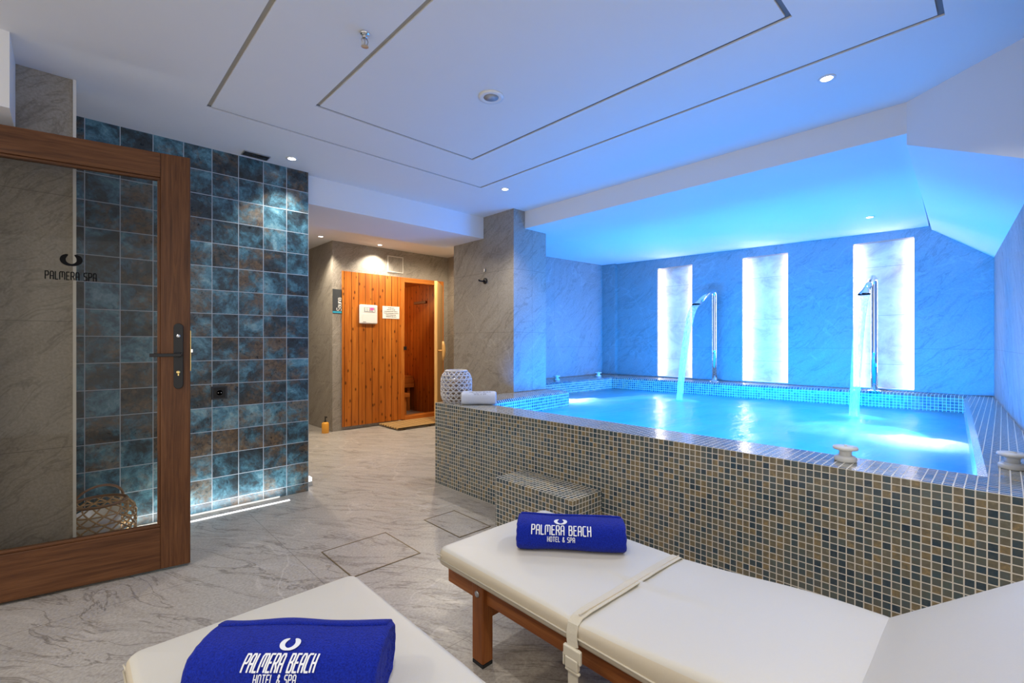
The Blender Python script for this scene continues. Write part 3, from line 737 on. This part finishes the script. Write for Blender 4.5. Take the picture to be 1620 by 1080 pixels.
# control unit
r = tag(empty('sauna_controller', (2.835, 5.700, 1.345)), 'white sauna control box with small red display on the pine boards', 'controller')
MB().box(-.12, .12, -.045, 0, 0, .245).build('housing', M['plastic'], r, bevel=.014, seg=4)
MB().box(-.095, .095, -.047, -.044, .010, .130).build('cover', M['plastic'], r, bevel=.002)
MB().box(-.07, .085, -.0475, -.044, .150, .215).build('display_panel', M['grey_plastic'], r, bevel=.002)
for x in (-.055, -.025): MB().box(x, x+.018, -.050, -.047, .160, .205).build('button', M['plastic'], r)
d_o = MB().box(.012, .06, -.050, -.047, .180, .208).build('display', M['red_led'], r); d_o['label'] = 'glowing red display'
mb = MB(); mb.lathe([(.010, 0), (.010, .008)], n=16, mat=Matrix.Translation((.06, -.047, .165)) @ Matrix.Rotation(PI/2, 4, 'X')); mb.build('knob', M['plastic'], r)
MB().box(-.085, -.045, -.0485, -.047, .020, .026).build('maker_mark', M['ink'], r)
# notice card with small illegible lines
r = tag(empty('notice_card', (3.17, 5.697, 1.425)), 'white printed notice card on the pine boards beside the sauna doorway', 'notice')
MB().box(-.125, .125, -.004, .003, 0, .165).build('card', M['paper'], r)
mb = MB()
for k, (hw) in enumerate((.045, .062, .105, .108, .078, .074)):
    z = .143-.0235*k; x = -hw
    while x < hw-.006:
        l = random.uniform(.006, .022); mb.box(x, min(x+l, hw), -.0052, -.004, z-.0045, z+.0045); x += l+.005
mb.build('print', M['ink'], r)
# sauna sign
r = tag(empty('sauna_sign', (2.437, 5.718, 1.470)), 'charcoal wall sign reading Sauna with a teal band, left of the pine boards', 'sign')
MB().box(-.056, .056, -.010, 0, .022, .295).build('plate', M['sign'], r, bevel=.001)
MB().box(-.056, .056, -.0105, 0, 0, .022).build('band', M['teal'], r)
mb = MB(); write(mb, 'Sauna', .13, 0, .055, lambda p: Vector((.048-p.y, -.0115, p.x-.02)), wt=.16, gap=.16)
mb.build('lettering', M['paper'], r)
# access hatch over the sauna
r = tag(empty('access_panel', (3.245, 5.718, 2.165)), 'small square stone access panel in the wall above the sauna', 'panel')
MB().box(-.108, .108, -.008, 0, -.10, .10).build('cover', M['stone'], r)
mb = MB()
for b in ((-.118, -.108, -.11, .11), (.108, .118, -.11, .11), (-.108, .108, .10, .11), (-.108, .108, -.11, -.10)): mb.box(b[0], b[1], -.012, 0, b[2], b[3])
mb.build('frame', M['trim'], r)
# duckboard
r = tag(empty('duckboard_mat', (2.99, 5.20, 0)), 'slatted wooden duckboard on the floor before the sauna doorway', 'mat')
for k in range(8): MB().box(0, .95, .062*k, .062*k+.052, .018, .036).build('slat', M['duck'], r, bevel=.003)
for x in (.06, .45, .85): MB().box(x, x+.05, 0, .486, 0, .018).build('batten', M['duck'], r)
# soap bottle on the floor by the stone corner
r = tag(empty('soap_bottle', (2.285, 5.70, 0)), 'amber pump bottle of soap on the floor beside the stone corner', 'bottle')
MB().lathe([(.040, 0), (.042, .004), (.042, .115), (.036, .128), (.014, .135)], n=24).build('bottle', M['soap'], r, smooth=True)
mb = MB(); mb.lathe([(.015, .135), (.015, .150), (.006, .152), (.006, .195)], n=16); mb.box(-.008, .008, -.035, .008, .190, .202)
mb.build('pump', M['black'], r)

# ================================================================== THINGS ON WALLS AND CEILING
r = tag(empty('wall_socket', (.728, 3.560, .772)), 'black square power socket on the blue tiled wall', 'socket')
MB().box(-.045, .045, -.010, 0, -.043, .043).build('plate', M['sign'], r, bevel=.002)
mb = MB(); mb.box(-.034, .034, -.013, -.009, -.034, .034); mb.build('surround', M['black'], r, bevel=.002)
mb = MB(); mb.lathe([(.021, 0), (.021, .003), (.017, .003), (.016, -.006)], n=24, mat=Matrix.Translation((0, -.013, 0)) @ Matrix.Rotation(PI/2, 4, 'X')); mb.build('socket_well', M['black'], r)
mb = MB()
for x in (-.008, .008): mb.lathe([(.003, 0), (.003, .004)], n=10, mat=Matrix.Translation((x, -.013, 0)) @ Matrix.Rotation(PI/2, 4, 'X'))
mb.build('pins', M['steel'], r)
# hook on the column
r = tag(empty('robe_hook', (3.05, 3.59, 1.72)), 'small black robe hook on the grey stone column', 'hook')
Mx = Matrix.Rotation(-PI/2, 4, 'Y')
MB().lathe([(.030, 0), (.030, .010), (.026, .012)], n=24, mat=Mx).build('rosette', M['black'], r, smooth=True)
MB().tube([(-.010, 0, 0), (-.035, .01, -.004), (-.065, .02, 0), (-.070, .022, .012)], .008, 10).build('peg', M['black'], r, smooth=True)
r = tag(empty('wall_clip', (3.05, 3.595, 1.825)), 'tiny chrome clip on the stone column just above the hook', 'clip')
MB().box(-.012, 0, -.010, .010, -.014, .020).build('clip', M['steel'], r, bevel=.003)
# ceiling downlights
def downlight(x, y, z, power, lb, cone=95, col=(1, .96, .90), tilt=(0, 0), soft=.02, r_=.036, blend=.6):
    r = tag(empty('ceiling_downlight', (x, y, z)), lb, 'downlight', 'recessed ceiling downlights')
    mb = MB(); mb.lathe([(r_*.68, -.0005), (r_*.72, -.004), (r_, -.004), (r_*1.02, 0)], n=28); mb.build('ring', M['plastic'], r, smooth=True)
    mb = MB(); mb.lathe([(r_*.70, -.001), (r_*.70, -.0022), (0.0001, -.0024)], n=24); mb.build('lens', M['spot_on'], r, smooth=True)
    if power: lamp('downlight_or_fill', 'SPOT', (x, y, z-.012), power, col, soft, (tilt[0], tilt[1], 0), cone, blend)
G_ = None
downlight(1.120, 3.37, ZC, 30, 'round downlight in the ceiling close above the blue tiled wall', 100)
downlight(2.615, 2.829, ZC, 46, 'round downlight in the ceiling before the stone column', 120)
downlight(2.634, 0.582, ZC, 46, 'round downlight in the white ceiling near the pool, at the right', 120)
downlight(4.80, 3.40, 2.235, 16, 'round downlight at the left of the blue-lit pool ceiling', 100, (.75, .85, 1))
downlight(5.06, 0.80, 2.193, 16, 'round downlight at the right of the blue-lit pool ceiling', 110, (.75, .85, 1))
downlight(2.19, 5.60, ZC, 60, 'round downlight in the cream passage ceiling, left of the sauna', 110, (1, .90, .74))
downlight(2.935, 5.56, ZC, 48, 'round downlight in the passage ceiling above the sauna boards', 120, (1, .92, .78))
# lamps of the same kind out of view light the near end of the room
for x, y in ((0.35, 0.62), (0.35, -.75), (2.0, -.75), (-.9, 1.6), (-.75, 2.35)):  # last one is an added fill for the left stone wall
    lamp('downlight_or_fill', 'SPOT', (x, y, ZC-.012), 40, (1, .96, .90), .04, (0, 0, 0), 130, .7)
for x, y in ((1.45, 4.95), (3.45, 4.85)): lamp('downlight_or_fill', 'SPOT', (x, y, ZC-.012), 115, (1, .86, .66), .05, (0, 0, 0), 172, .5)  # unseen spots added to brighten the passage, no fixtures drawn

r = tag(empty('ceiling_speaker', (1.58, 1.815, ZC)), 'round white speaker grille set in the middle of the ceiling', 'speaker')
MB().lathe([(.030, -.004), (.050, -.010), (.062, -.008), (.066, 0)], n=36).build('ring', M['plastic'], r, smooth=True)
MB().lathe([(.040, -.0065), (.0001, -.0085)], n=32).build('grille', M['grey_plastic'], r, smooth=True)
r = tag(empty('fire_sprinkler', (.883, 1.80, ZC)), 'small chrome fire sprinkler hanging from the ceiling between the two grooves', 'sprinkler')
MB().lathe([(.020, 0), (.018, -.006), (.010, -.008)], n=24).build('escutcheon', M['chrome'], r, smooth=True)
mb = MB(); mb.lathe([(.009, -.006), (.009, -.020)], n=16)
for s in (-1, 1): mb.tube([(s*.008, 0, -.018), (s*.014, 0, -.032), (s*.010, 0, -.046), (0, 0, -.052)], .0025, 8)
mb.build('yoke', M['steel'], r, smooth=True)
MB().lathe([(.003, -.020), (.003, -.048)], n=10).build('bulb', M['red_led'] if False else M['grey_plastic'], r, smooth=True)
MB().lathe([(.014, -.053), (.015, -.055), (.0001, -.056)], n=18).build('deflector', M['steel'], r)
r = tag(empty('ceiling_vent', (.925, 3.475, ZC)), 'dark rectangular recess in the ceiling above the blue tiled wall', 'vent')
MB().box(-.075, .075, -.040, .040, -.004, .0).build('recess', M['recess_shade'], r)  # flat plate; the shade of the recess is in its colour
mb = MB()
for b in ((-.079, .079, .039, .043), (-.079, .079, -.043, -.039), (-.079, -.075, -.04, .04), (.075, .079, -.04, .04)): mb.box(b[0], b[1], b[2], b[3], -.007, 0)
mb.build('frame', M['steel'], r)
mb = MB(); mb.lathe([(.012, -.010), (.014, -.004)], o=(-.02, 0, 0), n=16); mb.box(.015, .065, -.012, .012, -.008, -.004); mb.build('fitting', M['black'], r)
# floor light line along the tiled wall
r = tag(empty('floor_light_strip', (0, 0, 0)), 'thin white light strip in the floor along the blue tiled wall', 'light strip')
MB().box(.06, 1.13, 3.432, 3.450, 0, .004).build('diffuser', M['led'], r)
lamp('floor_strip_glow', 'AREA', (.62, 3.44, .012), 3, (.93, .97, 1), 1.05, (math.radians(180-22), 0, 0), sy=.02)
o = MB().box(.04, 1.10, 3.549, 3.559, 0, .010).build('trim_3', M['trim']); struct(o)
r = tag(empty('floor_marker_light', (1.335, 3.72, 0)), 'small bright marker light low beside the end of the tiled wall', 'light')
MB().box(-.030, .040, -.030, .020, .03, .06).build('lens', M['led'], r); MB().box(-.033, .043, -.033, .06, 0, .03).build('base', M['trim'], r)

# floor hatches
for x0, x1, y0, y1, lb in ((.968, 1.340, 2.10, 2.470, 'square stone floor hatch with thin brass edge, nearer the glazed door'),
                           (1.605, 1.84, 2.115, 2.480, 'stone floor hatch with thin brass edge, beside the mosaic step')):
    r = tag(empty('floor_hatch', ((x0+x1)/2, (y0+y1)/2, 0)), lb, 'hatch', 'stone hatches in the floor')
    hx, hy = (x1-x0)/2, (y1-y0)/2
    MB().box(-hx+.005, hx-.005, -hy+.005, hy-.005, 0, .0015).build('cover', M['floor'], r)
    mb = MB()
    for b in ((-hx, hx, -hy, -hy+.005), (-hx, hx, hy-.005, hy), (-hx, -hx+.005, -hy+.005, hy-.005), (hx-.005, hx, -hy+.005, hy-.005)): mb.box(b[0], b[1], b[2], b[3], 0, .003)
    mb.build('frame', M['hatch'], r)

# ================================================================== LANTERNS
def weave(mb, prof, r_s, n, turns, tube_r, seg=40, rings=()):
    """prof(t)->(radius, z): two families of helices and level rings on a surface of revolution"""
    for d in (-1, 1):
        for k in range(n):
            pts = []
            for i in range(seg+1):
                t = i/seg; rr, z = prof(t); a = 2*PI*k/n+d*turns*2*PI*t
                rr += .0016*d*math.cos(PI*(i*n*turns*2/seg))
                pts.append((rr*math.cos(a), rr*math.sin(a), z))
            mb.tube(pts, tube_r, 5)
    for t in rings:
        rr, z = prof(t); mb.tube([(rr*math.cos(2*PI*k/40), rr*math.sin(2*PI*k/40), z) for k in range(40)], tube_r*1.05, 5, closed=True)
def barrel(R, H, top, bot):
    def f(t):
        z = H*t; u = abs(2*t-1)
        k = 1-(1-(top if t > .5 else bot))*max(0, (u-.35)/.65)**2.2
        return R*k, z
    return f
r = tag(empty('woven_lantern', (2.245, 3.0, HP)), 'whitewashed woven lantern standing on the pool corner beside the white towel', 'lantern')
pf = barrel(.120, .245, .70, .78)
mb = MB(); weave(mb, pf, 1, 17, .36, .0046, 30, [i/8 for i in range(9)]); mb.build('woven_shade', M['rattan_white'], r, smooth=True)
MB().lathe([(.058, .006), (.060, .010), (.060, .185), (.056, .186), (.056, .012)], n=28).build('glass_jar', M['tan_glass'], r, smooth=True)
MB().lathe([(.085, 0), (.088, .006), (.05, .008)], n=28).build('base', M['rattan_white'], r, smooth=True)
mb = MB()
for rr, z in ((.085, .247), (.079, .250)): mb.tube([(rr*math.cos(2*PI*k/40), rr*math.sin(2*PI*k/40), z) for k in range(40)], .006, 6, closed=True)
mb.build('rim', M['rattan_white'], r, smooth=True)
MB().lathe([(.034, .012), (.034, .080), (.030, .082), (.0001, .080)], n=20).build('candle', M['plastic'], r, smooth=True)

r = tag(empty('bamboo_lantern', (.125, 3.375, 0), .5), 'bamboo basket lantern with arched handle on the floor behind the glazed door', 'lantern')
pf = barrel(.160, .235, .74, .82)
mb = MB(); weave(mb, pf, 1, 16, .30, .0042, 34, [.12, .30, .48, .66, .84]); mb.build('woven_basket', M['rattan'], r, smooth=True)
mb = MB()
for nm, rr, z in (('rim', .119, .240), ('foot_ring', .134, .006)):
    MB().tube([(rr*math.cos(2*PI*k/44), rr*math.sin(2*PI*k/44), z) for k in range(44)], .0075, 8, closed=True).build(nm, M['rattan_dark'], r, smooth=True)
MB().lathe([(.034, .012), (.034, .110), (.030, .112), (.0001, .110)], n=20).build('candle', M['plastic'], r, smooth=True)
MB().tube([(.122*math.cos(a), .0, .240+.085*math.sin(a)) for a in [PI*k/20 for k in range(21)]], .0065, 8).build('handle', M['rattan_dark'], r, smooth=True)
MB().lathe([(.090, .006), (.094, .010), (.094, .185), (.088, .186), (.088, .012)], n=28).build('glass_jar', M['frosted'], r, smooth=True)
MB().lathe([(.120, 0), (.122, .005), (.05, .006)], n=28).build('base', M['rattan'], r, smooth=True)

# ================================================================== LOUNGERS
LZ = .36           # cushion top
def cushion(x0, x1, y0, y1, z0, z1, r=.022, zf=None):
    """upholstered slab from nested rounded outlines; zf(x, y) lifts or presses the top"""
    mb = MB(); k = 6; hw = (x1-x0)/2
    def outline(ins):
        X0, X1, Y0, Y1 = x0+ins, x1-ins, y0+ins, y1-ins; q = max(.0015, .032-ins*.8); q = min(q, (X1-X0)/2-.0005); pts = []
        cs = [(X1-q, Y0+q, -PI/2), (X1-q, Y1-q, 0), (X0+q, Y1-q, PI/2), (X0+q, Y0+q, PI)]
        for ci, (cx, cy, a0) in enumerate(cs):
            arc = [(cx+q*math.cos(a0+PI/2*m/5), cy+q*math.sin(a0+PI/2*m/5)) for m in range(6)]; pts += arc
            nx_, ny_, na = cs[(ci+1) % 4]; e = (nx_+q*math.cos(na), ny_+q*math.sin(na)); m_ = 44 if ci % 2 == 0 else 10
            for m in range(1, m_): pts.append((arc[-1][0]+(e[0]-arc[-1][0])*m/m_, arc[-1][1]+(e[1]-arc[-1][1])*m/m_))
        return pts
    rings = [[(x, y, z0) for x, y in outline(.004)], [(x, y, z0+.006) for x, y in outline(0)]]
    for i in range(k+1):
        a = PI/2*i/k; f = math.sin(a)
        rings.append([(x, y, z1-r+r*f+(zf(x, y)*f if zf else 0)) for x, y in outline(r*(1-math.cos(a)))])
    ins = r
    while ins+.016 < hw-.002:
        ins += .016; rings.append([(x, y, z1+(zf(x, y) if zf else 0)+.004*min(1, (ins-r)/.08)) for x, y in outline(ins)])
    n = len(rings[0])
    for rg in rings: mb.v += [Vector(p) for p in rg]
    for i in range(len(rings)-1):
        for q in range(n):
            mb.f.append([i*n+q, i*n+(q+1) % n, (i+1)*n+(q+1) % n, (i+1)*n+q]); mb.mi.append(1 if i < 5 else 0)
    mb.f.append([(len(rings)-1)*n+q for q in range(n)]); mb.mi.append(0)
    mb.f.append([q for q in range(n-1, -1, -1)]); mb.mi.append(1)
    return mb
def smooth(a, b, x):
    t = max(0, min(1, (x-a)/(b-a))); return t*t*(3-2*t)
SY = .61          # where the strap crosses
def seat_top(x, y):
    z = .036*smooth(SY, .12, y)                                   # swells toward the fold
    z -= .004*math.exp(-((y-SY)/.030)**2)
    # puckers fanning from the strap
    d = SY-y
    if d > 0: z += .0028*math.sin(x*44+noise.noise((x*9, 0, 2))*3)*math.exp(-d/.06)*(1-math.exp(-d/.012))*(1-smooth(.12, .40, x)*.7)
    if d < 0: z += .0016*math.sin(x*30+2)*math.exp(d/.09)*(1-math.exp(d/.02))
    z += .0015*noise.noise((x*5, y*5, 4))
    return z
def make_lounger(label):
    """origin on the floor; local x across (0..0.56), y along (0 = crease, foot end at 1.22)"""
    r = tag(empty('sun_lounger', (0, 0, 0)), label, 'sun lounger', 'teak loungers before the pool')
    Wd, L = .575, 1.25
    # teak frame
    for x in (.055, Wd-.090): MB().box(x, x+.035, -.72, L+.005, .212, .302).build('side_rail', M['teak_y'], r, bevel=.004)
    MB().box(.065, Wd-.065, L-.035, L-.005, .215, .300).build('end_rail', M['teak_x'], r, bevel=.004)
    MB().box(.065, Wd-.065, -.72, -.69, .215, .300).build('end_rail', M['teak_x'], r, bevel=.004)
    for k in range(9):
        y = .05+.128*k; MB().box(.065, Wd-.065, y, y+.07, .285, .303).build('slat', M['teak_x'], r, bevel=.003)
    for y in (1.035, -.55):
        MB().box(.045, Wd-.045, y+.010, y+.040, .155, .212).build('stretcher', M['teak_x'], r, bevel=.003)
        for s, x in ((0, .038), (1, Wd-.086)):
            lg = MB().box(x, x+.048, y, y+.058, .012, .290).build('leg', M['teak_z'], r, bevel=.006, seg=3)
            MB().box(x+.002, x+.046, y+.002, y+.056, 0, .012).build('foot_pad', M['rubber'], lg)
            bx = x-.003 if s == 0 else x+.035
            MB().lathe([(.011, 0), (.011, .003), (.007, .005)], n=18, mat=Matrix.Translation((x if s == 0 else x+.048, y+.028, .245)) @ Matrix.Rotation(-PI/2 if s == 0 else PI/2, 4, 'Y')).build('bolt', M['steel'], lg, smooth=True)
    # seat and back cushions
    s_ = cushion(0, Wd, 0.002, L, .302, LZ, zf=seat_top).build('seat_cushion', [M['vinyl'], M['vinyl_side']], r, smooth=True)
    mb = MB(); mb.tube([(-.002, .012, .322), (-.002, L*.5, .321), (-.002, L-.012, .322)], .0028, 6)
    mb.tube([(-.002, L-.006, .334+.0), (-.001, L-.030, .338), (0, L-.034, .330)], .002, 6)
    mb.build('piping', M['webbing'], s_, smooth=True)
    b = cushion(0, Wd, -.72, 0.0, 0, .095, r=.03).build('back_cushion', [M['vinyl'], M['vinyl_side']], r, smooth=True)
    b.location = (0, -.004, .302); b.rotation_euler = (-math.radians(38), 0, 0)
    bf = MB()
    for x in (.075, Wd-.105): bf.box(x, x+.03, -.70, -.01, -.034, -.004)
    for k in range(6): bf.box(.08, Wd-.08, -.68+.11*k, -.61+.11*k, -.018, -.003)
    bb = bf.build('back_frame', M['teak_y'], r); bb.location = b.location; bb.rotation_euler = b.rotation_euler
    return r
LR = make_lounger('cream teak lounger beside the pool, with a strap and buckle hanging over its side')
LR.location = (.975, .172, 0)
# strap across the right lounger, with its buckle and loose tail
def ribbon(pts, wdir, w, th):
    mb = MB(); rows = []
    pts = [Vector(p) for p in pts]
    for i, p in enumerate(pts):
        d = (pts[min(i+1, len(pts)-1)]-pts[max(i-1, 0)]).normalized(); wd = Vector(wdir(i/(len(pts)-1)) if callable(wdir) else wdir); wd = (wd-d*wd.dot(d)).normalized(); nm = d.cross(wd)
        rows.append([p+wd*w/2+nm*th/2, p-wd*w/2+nm*th/2, p-wd*w/2-nm*th/2, p+wd*w/2-nm*th/2])
    mb.add([v for rg in rows for v in rg], [(i*4+q, i*4+(q+1) % 4, (i+1)*4+(q+1) % 4, (i+1)*4+q) for i in range(len(pts)-1) for q in range(4)]+[(3, 2, 1, 0), tuple((len(pts)-1)*4+q for q in range(4))])
    return mb
sy = SY
spts = [(.572, sy-.01, .33), (.566, sy-.01, .352), (.545, sy-.008, .366), (.40, sy-.004, .3695), (.20, sy, .3690), (.06, sy+.006, .368), (.022, sy+.008, .364), (.002, sy+.008, .352), (-.006, sy+.006, .330), (-.010, sy+.002, .315), (-.013, sy-.004, .300)]
st = ribbon(spts, (0, 1, 0), .034, .0024).build('strap', M['webbing'], LR)
mb = MB()
B = .040
for b in ((-.020, -.008, sy-.028, sy+.026, .232, .262), (-.022, -.007, sy-.024, sy+.018, .205, .236), (-.020, -.009, sy-.032, sy-.024, .225, .262),
          (-.020, -.009, sy+.020, sy+.028, .205, .240), (-.020, -.009, sy-.028, sy+.020, .196, .204)): mb.box(*b[:4], b[4]+B, b[5]+B)
mb.build('buckle', M['buckle'], st, bevel=.004, seg=3)
ribbon([(-.013, sy-.004, .225+B), (-.016, sy-.006, .190+B), (-.022, sy-.012, .150+B), (-.028, sy-.018, .118+B)], (0, 1, 0), .032, .0024).build('strap_tail', M['webbing'], st)
ribbon([(.02, sy+.002, .3712), (.20, sy-.006, .3715), (.55, sy-.012, .3680)], (0, 1, 0), .004, .003).build('stitching', M['vinyl_side'], st)
LF = make_lounger('cream teak lounger nearest the camera, only its foot end showing')
LF.location = (.100, .200, 0)

# ================================================================== TOWELS
def towel(name, loc, rz, L, D, H, mat, label, roll_right=True, sag=.004, seed=0, spread=1.0):
    r = tag(empty(name, loc, rz), label, 'towel')
    n = 72; m = 90
    def prof(a, t):
        # rounded loaf section in (y, z): flat foot, full shoulders
        ca, sa = math.cos(a), math.sin(a); e = 2/2.7
        y = D/2*math.copysign(abs(ca)**e, ca); z = H/2*math.copysign(abs(sa)**e, sa)+H/2
        y += (H-z)*-.10
        return y, z
    mb = MB(); vs = []
    def pt(a, t, k=0.0, jit=True):
        y, z = prof(a, t)
        s = 1+.05*math.sin(t*9+seed)*.5+.03*noise.noise((t*4, seed, math.cos(a)*1.5))
        e = min(t, 1-t)*L; rd = min(1, e/.012); sh = (1-.08*(1-math.sqrt(max(0, 1-(1-rd)**2))))
        y *= s*sh; z = H/2+(z-H/2)*s*sh
        if z < .002: z = 0.0
        x = (t-.5)*L*(1+.0*z)
        p = Vector((x, y, max(0, z)))
        if jit:
            q = p*170; p += Vector((0, y, z-H/2)).normalized()*(.0011*noise.noise((q.x, q.y, q.z+seed*9)))
            x2 = .0020*noise.noise((y*60, z*60, seed+t*2)); p.x += x2*(1 if e < .01 else 0)
        return p
    for i in range(m+1):
        for k in range(n): vs.append(pt(2*PI*k/n, i/m))
    fs = [(i*n+k, i*n+(k+1) % n, (i+1)*n+(k+1) % n, (i+1)*n+k) for i in range(m) for k in range(n)]
    b = len(vs)
    # ends: stepped layers of the fold
    for side, i in ((-1, 0), (1, m)):
        base = [vs[i*n+k] for k in range(n)]; cen = sum(base, Vector())/n; prev = [i*n+k for k in range(n)]
        for sc_, dx in ((.93, .001), (.88, -.007), (.80, -.002), (.70, .000), (.64, -.007), (.55, -.002), (.42, -.001), (.36, -.006), (.2, -.003)):
            cur = []
            for k in range(n):
                p = cen+(base[k]-cen)*sc_; p.x += side*dx; cur.append(len(vs)); vs.append(p)
            for k in range(n):
                q = (prev[k], prev[(k+1) % n], cur[(k+1) % n], cur[k]); fs.append(q if side > 0 else q[::-1])
            prev = cur
        fs.append(tuple(prev))
    mb.add(vs, fs)
    body = mb.build('towel_body', mat, r, smooth=True)
    # loose outer edge of the cloth along the back top
    fl = MB(); rows = []
    for i in range(31):
        t = .02+.96*i/30; rw = []
        for q in range(9):
            a = math.radians(6+q*9); p = pt(a, t, jit=False); y, z = p.y, p.z-H/2; d = Vector((0, y, z)).normalized()
            rw.append(p+d*(.0045 if q else .001))
        rows.append(rw)
    fl.add([v for rw in rows for v in rw], [(i*9+q, i*9+q+1, (i+1)*9+q+1, (i+1)*9+q) for i in range(30) for q in range(8)])
    o = fl.build('outer_fold', mat, r, smooth=True)
    md = o.modifiers.new('thickness', 'SOLIDIFY'); md.thickness = .006
    def surf(p, lift=.0028):
        """(u along, v up the front face measured from the foot) -> point on the front"""
        t = p.x/L+.5
        # v = arc length up the front from the foot: find angle by height then lean back
        best = None
        lo, hi = -PI*.98, -PI*.0
        acc = 0.0; N_ = 150; a_prev = -PI*.5-.6; pr = Vector(prof(a_prev, t)); 
        for i in range(1, N_+1):
            a = a_prev-(PI*1.05)*i/N_; cu = Vector(prof(a, t)); dl = (cu-pr).length; pr = cu
            if acc+dl >= p.y:
                a += (PI*1.05/N_)*(1-(p.y-acc)/max(dl, 1e-9)); break
            acc += dl
        P0 = pt(a, t, jit=False); d = Vector((0, P0.y, P0.z-H/2)).normalized()
        return P0+d*lift
    return r, body, surf

tz = LZ+.008
# towel on the right lounger
fl_ = Vector((1.150, 1.185)); fr_ = Vector((1.395, .893)); ax = (fr_-fl_); Lr = ax.length; ax.normalize(); fw = Vector((-ax.y, ax.x))
if fw.dot(Vector((1, 1))) < 0: fw = -fw
ce = (fl_+fr_)/2+fw*.072
r, body, surf = towel('rolled_towel', (ce.x, ce.y, LZ+.004), math.atan2(ax.y, ax.x), Lr, .145, .098, M['blue_towel'], 'royal blue rolled towel with white PALMERA BEACH lettering on the lounger by the pool', seed=1)
mb = MB(); logo(mb, -.036, .124, .022, surf); write(mb, 'PALMERA BEACH', -.034, .069, .032, surf, width=.205, wt=.12); write(mb, 'HOTEL & SPA', -.034, .046, .0155, surf, width=.094, wt=.14)
o = mb.build('embroidery', M['thread'], body); o['label'] = 'white embroidered lettering PALMERA BEACH HOTEL & SPA under a ring emblem'
# towel on the near lounger
L2 = .385; ax = Vector((.724, -.69)); fw = Vector((.69, .724)); bl = Vector((.249, 1.227)); ce = bl+ax*.207-fw*.062
r, body, surf = towel('rolled_towel', (ce.x, ce.y, LZ+.004), math.atan2(ax.y, ax.x), L2, .165, .118, M['blue_towel'], 'royal blue rolled towel with white PALMERA BEACH lettering on the near lounger', seed=4)
mb = MB(); logo(mb, .004, .146, .0195, surf); write(mb, 'PALMERA BEACH', -.002, .094, .030, surf, width=.142, wt=.115, shear=.10); write(mb, 'HOTEL & SPA', -.004, .075, .0145, surf, width=.082, wt=.14, shear=.06)
o = mb.build('embroidery', M['thread'], body); o['label'] = 'white embroidered lettering PALMERA BEACH HOTEL & SPA under a ring emblem'
# white towel on the pool corner
fl_ = Vector((2.150, 2.812)); fr_ = Vector((2.340, 2.632)); ax = (fr_-fl_); Lw = ax.length; ax.normalize(); fw = Vector((-ax.y, ax.x))
if fw.dot(Vector((1, 1))) < 0: fw = -fw
ce = (fl_+fr_)/2+fw*.058
r, body, surf = towel('rolled_towel', (ce.x, ce.y, HP+.001), math.atan2(ax.y, ax.x), Lw, .115, .094, M['white_towel'], 'white rolled towel with grey lettering on the pool corner before the woven lantern', seed=7)
mb = MB(); write(mb, 'PALMERA BEACH', .01, .100, .020, surf, width=.155, wt=.13); write(mb, 'HOTEL & SPA', .01, .078, .012, surf, width=.09, wt=.16)
o = mb.build('embroidery', M['grey_thread'], body); o['label'] = 'faint grey lettering PALMERA BEACH HOTEL & SPA'
